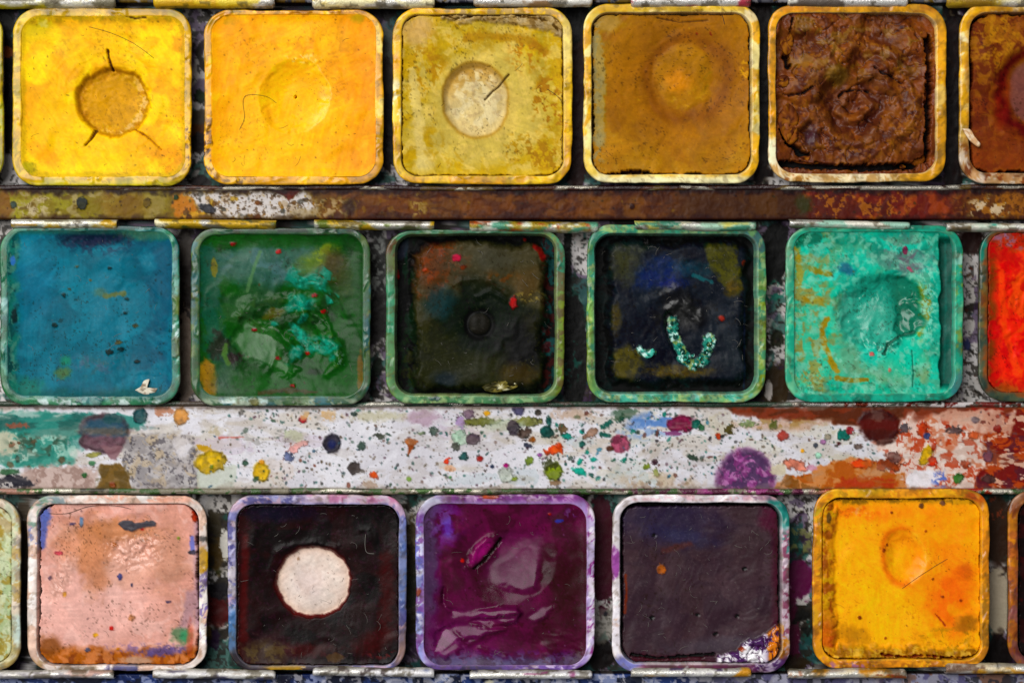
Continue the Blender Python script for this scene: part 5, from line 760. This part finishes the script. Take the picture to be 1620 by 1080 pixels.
def f(p):
    p.mott('5c083e', 50, .46, .6, .8); p.mott('3c0426', 40, .5, .64, .8); p.c(sst(700, 680, p.X + p.warpd(8, 25)), '4a4058', .8); p.mott('6a4a8c', 16, .5, .62, .7, p.blob(700, 825, 26, 34, 0, .6)); p.c(p.blob(708, 835, 8, 14, 0, .6), '5c44a8', .7); p.c(p.blob(720, 1010, 60, 40, 0, .7), '5a1f48', .7); p.c(sst(1030, 1048, p.Y + p.warpd(5, 18)), '3a3048', .85); p.mott('5a5478', 9, .54, .63, .7, sst(1020, 1045, p.Y)); p.c(p.blob(884, 824, 7, 3, -10), '2a3c9c', .9); p.mott('6c5c84', 8, .5, .6, .6, p.blob(905, 812, 10, 8, soft=.5)); p.c(p.blob(900, 940, 40, 90, 0, .7), '2c0318', .7)
    relief(p, 1.8, 60); relief(p, .35, 12); meniscus(p, 4, 10)
    dd = p.ell(800, 885, 84, 72, 0, .05); p.h -= 11 * np.clip(1 - dd ** 2, 0, 1) ** 1.2
    q = p.poly([(790, 846), (858, 842), (852, 890), (849, 930), (830, 934), (790, 928), (764, 912), (766, 895), (784, 878)], 7, 3, 20); tiltpatch(p, q, 812, 890, .05, .08); p.c(q, '521440', .5, rough=.3); p.sp += q * .05
    a = p.blob(762, 875, 14, 30, 38, .4, .15); p.h += 4 * a; p.c(p.blob(759, 873, 8, 22, 38, .6), '8a1464', .9); ridge(p, [(748, 895), (752, 870), (775, 850), (792, 850)], 5, 3); crack(p, [(750, 900), (765, 888), (780, 870), (792, 853)], 2.6, 4, '1a0410', 1)
    # rippled skin at the front
    for pts, sl in [([(697, 955), (702, 930), (706, 960), (740, 968), (780, 962), (818, 962), (825, 970), (780, 976), (745, 978), (715, 974)], .2), ([(742, 984), (765, 973), (822, 972), (815, 983), (770, 988), (752, 985)], .2), ([(690, 1002), (720, 985), (750, 992), (800, 995), (760, 1006), (720, 1013), (700, 1028), (688, 1030)], .17), ([(836, 975), (858, 962), (874, 960), (866, 975), (846, 983)], .2), ([(690, 1030), (702, 985), (716, 1000), (732, 1026), (704, 1042)], .15)]:
        m = p.poly(pts, 4.5, 2.0, 22); cx = np.mean([a[0] for a in pts]); cy = np.mean([a[1] for a in pts]); p.h += m * 1.2; tiltpatch(p, m, cx, cy, sl * .8, sl); p.c(m, '5c1448', .5, rough=.3); p.sp += m * .07  # ripples lean to catch light; their tint paints a little highlight too
    for pts in [[(742, 985), (770, 991), (800, 986)], [(720, 1000), (740, 1018), (800, 996)], [(760, 1025), (800, 1040)]]: m = ridge(p, pts, 4, 2, 2); p.c(m, '3c0424', .5)
    w = p.blob(885, 1022, 30, 18, 20, .5); p.h += w * 3 * (p.n(12, 2, 3, 1, .3) - .5); w = p.blob(725, 1020, 40, 30, 20, .5); p.mott('7a4a6c', 9, .58, .68, .4, w)
    p.drop(731, 887, 2.5, 3, 'b03020'); p.drop(870, 813, 3, 2.5, '8c1418'); p.dots(130, (680, 800, 925, 1048), .5, 1.4, ['7a5070', '1c0412', '9c7c94'], .6); p.r = np.minimum(p.r, .28)
def r(s):
    s.c(sst(676, 664, s.X), '8c98cc', .8); s.mott('d8d8ee', 16, .5, .6, .85, sst(680, 664, s.X)); s.mott('5a5aa4', 14, .52, .62, .8, sst(680, 664, s.X)); s.mott('7a4a90', 14, .56, .64, .8, sst(680, 664, s.X)); s.c(sst(926, 934, s.X), 'cfc2e0', .8); s.mott('8a2f84', 16, .46, .58, .9, sst(924, 934, s.X)); s.mott('eee8f4', 13, .58, .64, .9, sst(924, 934, s.X)); t = sst(798, 788, s.Y) * sst(690, 720, s.X); s.c(t, '6f2c70', .8); s.mott('5a5064', 14, .46, .58, .85, t * sst(830, 760, s.X)); s.mott('b898bc', 12, .56, .64, .8, t); s.drop(775, 785, 14, 4, 'a8482c'); s.c(s.blob(675, 795, 24, 14, soft=.4), 'dfe2f0', .8); b = sst(1046, 1054, s.Y); s.c(b, '5c4084', .8); s.mott('d8c8e4', 16, .55, .62, .85, b * sst(800, 850, s.X)); s.mott('3c3454', 16, .5, .6, .8, b * sst(830, 760, s.X)); s.drop(662, 935, 4, 7, 'a85038'); edges(s, 'd8b0dc', .4)
P33 = pan('glossy deep purple pan with rippled wet looking skin', (658, 782, 941, 1059), (672, 798, 926, 1050), f, r, 33, level=-6, mat=M_GLOSS, rim_base='a08cc0', paint_base='4c0634', brush=.1, rough=.26, spec=.12, smear=.12)

def f(p):
    p.mott('423238', 50, .46, .6, .7); p.mott('32242c', 40, .5, .64, .7); p.c(p.blob(1060, 825, 80, 34, 8, .6), '2a2338', .85); p.c(p.blob(1080, 850, 50, 12, 10, .7), '2a2a48', .6); p.c(p.line([(1052, 872), (1070, 866), (1092, 861)], 4, 4, 2), '4a2a28', .8); p.drop(1047, 901, 7, 8, '8a4c1c', -20, warp=.3, dark=0); p.c(p.blob(1150, 1020, 90, 12, -5, .7), '4a444c', .6); p.c(sst(1216, 1230, p.X), '3c1020', .7); p.c(p.blob(1215, 820, 14, 20, soft=.6), '501c30', .7); p.c(sst(1030, 1042, p.Y + p.warpd(5, 24)) * sst(1150, 1100, p.X), '3f1620', .8)
    relief(p, 2.2, 70); relief(p, .5, 8); swirl(p, 1180, 940, .25, 4); p.h -= 4 * p.blob(1110, 920, 90, 90, 0, .8)
    shrink_gap(p, 5.0, 24, '060404', 1.0, dict(l=1.0, t=1.15, r=.9, b=.3)); crack(p, [(1000, 1036), (1040, 1042), (1100, 1038), (1130, 1036)], 1.8, 8, '100608', 1.4); p.c(p.line([(990, 910), (992, 940), (989, 970)], 1.5, 1, 1), '7a3018', .7)
    for x, y in [(1104, 973), (1032, 978), (1133, 1003), (1167, 975), (1035, 847), (1178, 900)]: p.drop(x, y, 4, 2.5, '140c0c', rot=-30, warp=.3); p.h -= 2 * p.blob(x, y, 4, 3)
    fo = p.poly([(1135, 1040), (1165, 1030), (1180, 1015), (1200, 1010), (1210, 1005), (1240, 985), (1244, 1060), (1135, 1060)], 1.5, 2.5, 10); p.c(fo, '4a2a5a', .95, rough=.2); p.h += fo * 4; fl = p.n(16, 3, 1, 1, .7); rd = np.abs(fl - .5) * 2; p.h += fo * 7 * sst(0, .5, rd); p.mott('eeeaf0', 15, .48, .53, 1, fo * sst(1225, 1205, p.X)); p.c(fo * sst(1212, 1220, p.X + p.warpd(6, 14)) * sst(.1, .16, rd), 'd07c14', .95); p.c(fo * sst(.12, .03, rd), '3c1a3c', .8); p.drop(1174, 1026, 5, 4, 'a04020')
    p.dots(150, (986, 800, 1232, 1046), .5, 1.4, ['5c4c50', '1a1014', '6a5c58'], .6)
def r(s):
    s.mott('e9dede', 22, .5, .62, .8); s.c(sst(1242, 1236, s.X) * sst(984, 978, s.X), 'f4f0f6', .3); s.c(s.blob(972, 890, 10, 26, 0, .15, .12), '9a4c9c', .95); s.mott('d9b8a4', 16, .54, .62, .8, s.blob(975, 965, 12, 24, soft=.4)); R_ = sst(1232, 1240, s.X) * sst(830, 850, s.Y); s.c(R_, '7a2c4c', .8); s.mott('d4c4d0', 10, .5, .58, .9, R_); s.mott('4c8a84', 9, .56, .63, .85, R_ * sst(920, 880, s.Y)); s.c(s.blob(1238, 806, 20, 30, -20, .2, .15), '2c8076', .95); s.c(s.blob(1245, 800, 8, 12, soft=.5), '1a5050', .7); s.c(s.blob(990, 1050, 26, 14, 0, .4), '6468b0', .85); b = sst(1046, 1054, s.Y) * sst(1000, 1030, s.X); s.c(b, '4a2230', .9); s.mott('6a2c50', 14, .5, .6, .8, b); c = s.blob(1225, 1040, 40, 34, 0, .3); s.c(c, '4a2c60', .9); s.mott('d08418', 14, .45, .55, .9, s.blob(1238, 1010, 16, 26, soft=.3)); s.mott('c4b4c8', 6, .6, .66, .8, c); s.mott('8a6078', 16, .48, .58, .7, sst(794, 788, s.Y) * sst(1150, 1190, s.X)); s.mott('e8b8c0', 12, .56, .64, .7, sst(794, 788, s.Y)); s.h += c * (s.n(10, 3) - .5) * 5; edges(s, 'fbf6fa', .45)
P34 = pan('dark plum pan in a white rim with crumpled foil at its corner', (968, 782, 1250, 1063), (982, 796, 1236, 1048), f, r, 34, level=-8, rim_base='f0e9f0', paint_base='3b2b30', rough=.38, spec=.2, smear=.12)

def f(p):
    p.mott('fcb008', 50, .45, .6, .8); p.c(p.blob(1395, 960, 80, 80, 0, .6), 'fdb804', .8); p.c(p.blob(1500, 900, 50, 80, 0, .7), 'f68a08', .85); p.c(p.blob(1505, 955, 34, 44, 0, .5, .3), 'f3700a', .8); p.c(p.blob(1410, 812, 90, 16, 0, .6), 'f58f0a', .8); p.mott('e86f12', 12, .54, .63, .7, p.blob(1360, 810, 34, 14, 0, .6)); p.mott('f0b090', 6, .6, .66, .6, p.blob(1358, 808, 26, 10, 20, .5)); p.mott('fca608', 26, .52, .70, .5)
    e = sst(1326, 1314, p.X + p.warpd(6, 24)); p.c(e, 'bd7f16', .85); p.mott('8a4a10', 12, .5, .6, .85, e, sy=2); p.mott('c9a23c', 10, .54, .63, .7, e); p.c(e * sst(940, 1000, p.Y), 'b04c10', .6); b = sst(1018, 1032, p.Y + p.warpd(6, 22)); p.c(b, 'b98428', .85); p.mott('8a5a18', 11, .5, .6, .8, b, sx=2); p.mott('d9b060', 8, .55, .64, .7, b); p.mott('a07c40', 9, .52, .62, .7, p.blob(1500, 1010, 50, 20, 0, .5)); t = sst(800, 792, p.Y + p.warpd(3, 20)); p.c(t, 'b0882c', .7); p.mott('7a5a20', 9, .52, .62, .8, t)
    p.c(p.blob(1350, 1005, 34, 14, 20, .6), '8a5a16', .5); p.c(p.blob(1532, 985, 20, 14, -20, .5), '94601c', .8); p.c(p.blob(1528, 905, 14, 12, 0, .6), 'c0581a', .7); p.c(p.blob(1312, 820, 4, 8), '5c4630', .9)
    relief(p, 2.2, 50); relief(p, .8, 9); p.h += 5 * np.clip(e + b, 0, 1) + 3 * np.clip(e + b, 0, 1) * (p.n(10, 3) - .5)
    d = p.ell(1432, 880, 36, 44, -12, .08); p.h -= 9 * sst(1.1, .4, d); p.c(np.exp(-((d - 1) / .14) ** 2) * sst(1455, 1430, p.X), 'dc700e', .8); p.c(sst(1, .8, d) * sst(875, 850, p.Y), 'f59012', .7); p.c(sst(.5, 1, d) * sst(1.05, .95, d) * sst(1440, 1446, p.X), 'fcc04c', .5, rough=.2); p.c(p.blob(1450, 895, 14, 26, 20, .6), 'f28c14', .5)  # oval dent: shade at left and top, highlight at right, painted in
    crack(p, [(1482, 972), (1498, 990)], 1.2, 2, '8a3408', .8); shrink_gap(p, 1.3, 14, '4a2408', 1.6, dict(t=1.0, b=1.0, r=.8)); crack(p, [(1396, 1036), (1430, 1040), (1460, 1036), (1500, 1040), (1535, 1040)], 1.3, 8, '6a2408', 2)
    for x, y, a in [(1361, 977, 3), (1405, 862, 2.5), (1400, 871, 2.5), (1477, 916, 2.5), (1493, 944, 2), (1521, 950, 2), (1459, 801, 4), (1492, 796, 4), (1412, 811, 2), (1466, 840, 2), (1402, 1010, 2)]: p.drop(x, y, a, a, '8a3c0c' if a < 3.5 else '5a3c34', warp=.2)
    p.dots(70, (1320, 800, 1548, 1030), .5, 1.5, ['8a4c08', '6a3808'], .7)
def r(s):
    s.mott('f0b63c', 26, .46, .6, .8); s.mott('d9881c', 24, .5, .62, .8); s.mott('b0702c', 14, .56, .64, .7); s.mott('d0a414', 18, .48, .6, .8, sst(792, 780, s.Y) * sst(1460, 1400, s.X)); s.mott('c4581c', 14, .48, .58, .85, s.blob(1535, 782, 40, 12, soft=.4)); s.mott('a06a90', 13, .46, .56, .9, s.blob(1330, 1048, 50, 12, soft=.3)); s.c(s.blob(1296, 1030, 12, 20, soft=.4), 'e09c2c', .6); s.mott('8c6434', 12, .5, .6, .8, s.blob(1556, 980, 14, 70, soft=.4)); s.mott('9a5a28', 10, .52, .62, .8, sst(1042, 1050, s.Y)); s.c(sst(1287, 1283, s.X), '7a5060', .7); s.mott('a69a28', 14, .5, .6, .7, s.blob(1297, 800, 14, 40, soft=.4)); edges(s, 'f8cc6c', .45)
P35 = pan('orange yellow pan with scorched brown edges and an oval dent', (1286, 773, 1566, 1056), (1302, 789, 1552, 1042), f, r, 35, level=-8, rim_base='e69c24', paint_base='fca808', rough=.4, dust=.5)

def f(p): p.mott('3a1008', 30, .48, .6, .8); p.mott('1a0806', 20, .5, .62, .8); relief(p, 2, 30); shrink_gap(p, 2, 14, '100504', 1.5)
def r(s):
    s.mott('8a4c34', 22, .46, .58, .85); s.mott('d0883c', 18, .53, .62, .8); s.mott('7a4a58', 20, .52, .62, .7, sst(880, 940, s.Y)); s.c(s.blob(1606, 785, 14, 14, soft=.5), 'cfa890', .7); edges(s, 'b88878', .4)
pan('maroon black pan with a mottled orange and mauve rim', (1595, 775, 1875, 1057), (1612, 790, 1860, 1043), f, r, 36, level=-9, rim_base='b0663a', paint_base='2c0c08', rough=.4)

# ================================================================== loose bits
def tube(pts, rad, n=5):
    P = np.array(pts, float); m = len(P); T = np.gradient(P, axis=0); T /= np.linalg.norm(T, axis=1)[:, None] + 1e-9
    up = np.array([0, 0, 1.0]); A = np.cross(T, up); A /= np.linalg.norm(A, axis=1)[:, None] + 1e-9; B = np.cross(A, T); V = []
    for i in range(m):
        r = rad * (0.55 if i in (0, m - 1) else 1)
        for k in range(n): V.append(P[i] + r * (math.cos(2 * math.pi * k / n) * A[i] + math.sin(2 * math.pi * k / n) * B[i]))
    F = [(i * n + k, i * n + (k + 1) % n, (i + 1) * n + (k + 1) % n, (i + 1) * n + k) for i in range(m - 1) for k in range(n)]
    F += [tuple(range(n))[::-1], tuple(range((m - 1) * n, m * n))]
    return V, F
def smooth_path(pts, k=8):
    P = [pts[0]] + list(pts) + [pts[-1]]; out = []
    for i in range(1, len(P) - 2):
        a, b, c, d = [np.array(q, float) for q in P[i - 1:i + 3]]
        for t in np.arange(0, 1, 1 / k): out.append(.5 * (2 * b + (c - a) * t + (2 * a - 5 * b + 4 * c - d) * t * t + (-a + 3 * b - 3 * c + d) * t ** 3))
    out.append(np.array(P[-2], float)); return out
def on_pan(rec, pts, lift=.8): return [(x, y, height_at(rec, x, y) + lift) for x, y in pts]
def lint(rec, n, mat, seed, lo=5, hi=15, rad=.27):
    """a scatter of fine fibres and dust lying on one cake"""
    R = random.Random(seed); x0, y0, x1, y1 = rec['inner']; x1 = min(x1, 1640); x0 = max(x0, -10); VV, FF = [], []
    for i in range(n):
        x, y = R.uniform(x0 + 12, x1 - 12), R.uniform(y0 + 12, y1 - 12); a = R.uniform(0, 6.28); L = lo + (hi - lo) * R.random() ** 2.5; k = R.uniform(-.35, .35); pts = []
        for j in range(7): pts.append((x, y)); a += k + R.uniform(-.25, .25); x += math.cos(a) * L / 6; y += math.sin(a) * L / 6
        pts = [(min(max(px, x0 + 4), x1 - 4), min(max(py, y0 + 4), y1 - 4)) for px, py in pts]
        V, F = tube(on_pan(rec, pts, .5), rad * R.uniform(.7, 1.2), 4); o = len(VV); VV += V; FF += [tuple(q + o for q in f) for f in F]
    o = link_mesh('lint', VV, FF, mat, rec['cake'], rec['org']); o['kind'] = 'stuff'
P11, P12, P13, P14 = PANS[0], PANS[1], PANS[2], PANS[3]
for rec, n, m, sd in [(P11, 22, M_DARKHAIR, 1), (P12, 26, M_DARKHAIR, 2), (P13, 26, M_DARKHAIR, 3), (P14, 18, M_DARKHAIR, 4), (P21, 30, M_PALEHAIR, 5), (P22, 20, M_PALEHAIR, 6), (P23, 34, M_PALEHAIR, 7), (P24, 40, M_PALEHAIR, 8), (P25, 16, M_DARKHAIR, 9), (P31, 34, M_DARKHAIR, 10), (P32, 46, M_PALEHAIR, 11), (P33, 34, M_PALEHAIR, 12), (P34, 60, M_PALEHAIR, 13), (P35, 20, M_DARKHAIR, 14)]:
    lint(rec, n if m is M_PALEHAIR else n // 2, m, sd, 3, 19, .20 if m is M_PALEHAIR else .17)
def hair(rec, pts, label, rad=.7, mat=M_DARKHAIR, lift=1.0):
    pp = [tuple(q) for q in smooth_path(pts)]; P3 = on_pan(rec, pp, lift); c = P3[len(P3) // 2]; V, F = tube(P3, rad, 5)
    o = link_mesh('brush_hair', V, F, mat, None, wpt(*c)); o['label'] = label; o['category'] = 'hair'; o['group'] = 'loose brush hairs on the paint'
hair(P11, [(140, 42), (175, 52), (210, 68), (243, 92)], 'fine dark hair curving over the bright yellow paint above the hole', .3)
hair(P12, [(378, 205), (386, 186), (384, 160), (392, 150), (420, 152), (436, 162)], 'curled dark hair beside the thumb dent in golden yellow paint', .28)
hair(P13, [(865, 140), (885, 155), (896, 180), (893, 205), (886, 222)], 'thin brown hair looping over the mustard pan rim', .4)
hair(P14, [(1130, 13), (1142, 22), (1147, 38)], 'short dark hair hanging over the top rim of the ochre pan', .5)
hair(P31, [(75, 812), (105, 812), (140, 801), (180, 800), (206, 805)], 'long thin hair along the upper edge of the pink paint', .35)
hair(P35, [(1428, 931), (1452, 914), (1478, 897), (1500, 884)], 'straight fine hair across the orange yellow paint', .28)
hair(P32, [(578, 845), (577, 862), (580, 874), (592, 876)], 'pale bent fibre on the near black paint above the white spot', .42, M_PALEHAIR)

def flake(name, label, cat, pts, z, th, hexc, seed, lump=2.0, spots=(), n=3, rough=.5, metal=0, mat=M_PAINT, parent=None, org=None, relief_sc=6):
    """a small irregular chip: an outline filled with a bumpy top, with thickness"""
    P = np.array(smooth_path(list(pts) + [pts[0]], 4))[:-1]; c = P.mean(0); rings = [1.0, .93, .75, .5, .25]; V = []; m = len(P)
    V += [(x, y, z) for x, y in P]
    for k, f in enumerate(rings): V += [(c[0] + (x - c[0]) * f, c[1] + (y - c[1]) * f, z + th * (.55, .9, 1, 1, 1)[k]) for x, y in P]
    V.append((c[0], c[1], z + th)); V = np.array(V); s = Surf(V[:, 0], V[:, 1], hexc, rough, seed); s.m[:] = metal
    for h, sc, lo in spots: s.mott(h, sc, lo, lo + .08, .95)
    top = V[:, 2] > z + .01; V[:, 2] += top * lump * (s.n(relief_sc, 3) - .4)
    F = [(i * m + k, i * m + (k + 1) % m, (i + 1) * m + (k + 1) % m, (i + 1) * m + k) for i in range(len(rings)) for k in range(m)]
    F += [(len(rings) * m + k, len(rings) * m + (k + 1) % m, len(V) - 1) for k in range(m)]; F.append(tuple(range(m))[::-1])
    o = link_mesh(name, V, [f[::-1] for f in F] if False else F, mat, parent, org or wpt(c[0], c[1], z), s)
    if label: o['label'] = label; o['category'] = cat
    return o
z = height_at(P21, 232, 614)
flake('paint_flake', 'crumpled white flake lying at the edge of the teal paint', 'flake', [(213, 617), (222, 611), (227, 602), (236, 600), (232, 611), (240, 616), (249, 614), (243, 622), (228, 624)], z, 4, 'd6d0c0', 71, 4, [('8a7a68', 6, .58)])
z = height_at(P23, 790, 610)
flake('paint_flake', 'yellowish white crusty flake on the blackish green paint', 'flake', [(762, 612), (775, 605), (795, 602), (812, 605), (821, 610), (810, 616), (790, 621), (770, 619)], z - 2, 4, '7a7040', 72, 5, [('d8d4b4', 6, .6), ('2c2a14', 6, .5)])
z = height_at(P24, 1022, 555)
flake('paint_chip', 'small pale turquoise chip away from the crumbs in the blue black pan', 'chip', [(1009, 550), (1014, 549), (1020, 558), (1028, 558), (1033, 551), (1037, 556), (1031, 565), (1020, 565)], z, 3.5, '5ab8a4', 73, 3, [('d8f0ea', 5, .52), ('1f5a50', 5, .58)])
R = random.Random(5)
for i, (x, y) in enumerate([(1066, 512), (1064, 522), (1070, 532), (1075, 545), (1082, 556), (1090, 572), (1101, 577), (1108, 566), (1098, 562), (1118, 556), (1123, 545), (1124, 538), (1086, 566), (1072, 520), (1112, 574)]):
    a = R.uniform(2.6, 5.0); pts = [(x + a * R.uniform(.7, 1.2) * math.cos(t), y + a * R.uniform(.7, 1.2) * math.sin(t)) for t in np.arange(0, 6.28, 1.05)]
    flake('paint_crumb', None, None, pts, height_at(P24, x, y) - .6, R.uniform(3, 5), R.choice(['2c7a6a', '1f5a4e', '3a9480', '4a9c88', '5a6c3c']), 80 + i, 3, [('c4e6dc', 6, .68), ('123830', 5, .54)], parent=P24['cake'], org=P24['org'])  # whitish spots paint glints on these crumbs as well
# the pale chips and crumbs along the rims of the brown pans
flake('wood_chip', 'pale straw splinter lying over the rim of the reddish brown pan', 'splinter', [(1522, 204), (1534, 205), (1541, 216), (1550, 228), (1548, 233), (1542, 230), (1533, 222), (1526, 212)], .3, 5, 'c9a078', 95, 2, [('e8d4b8', 7, .5)], mat=M_RIM)
for i, (x, y, a, b) in enumerate([(1246, 64, 11, 22), (1240, 128, 10, 10), (1247, 190, 15, 30), (1252, 212, 14, 15), (1280, 252, 22, 7), (1462, 54, 6, 7), (1356, 68, 5, 4), (1455, 250, 13, 11), (1432, 262, 5, 4), (1466, 150, 4, 13)]):
    pts = [(x + a * R.uniform(.8, 1.15) * math.cos(t), y + b * R.uniform(.8, 1.15) * math.sin(t)) for t in np.arange(0, 6.28, .785)]
    z = height_at(P15, x, y); z = min(max(z, -26), -9) - 2
    flake('paint_lump', None, None, pts, z, 6, R.choice(['6f3f18', '63381a', '7c4814']), 110 + i, 7, [('4a2810', 9, .52), ('8a5820', 7, .58)], rough=.6, parent=P15['cake'], org=P15['org'], relief_sc=9)
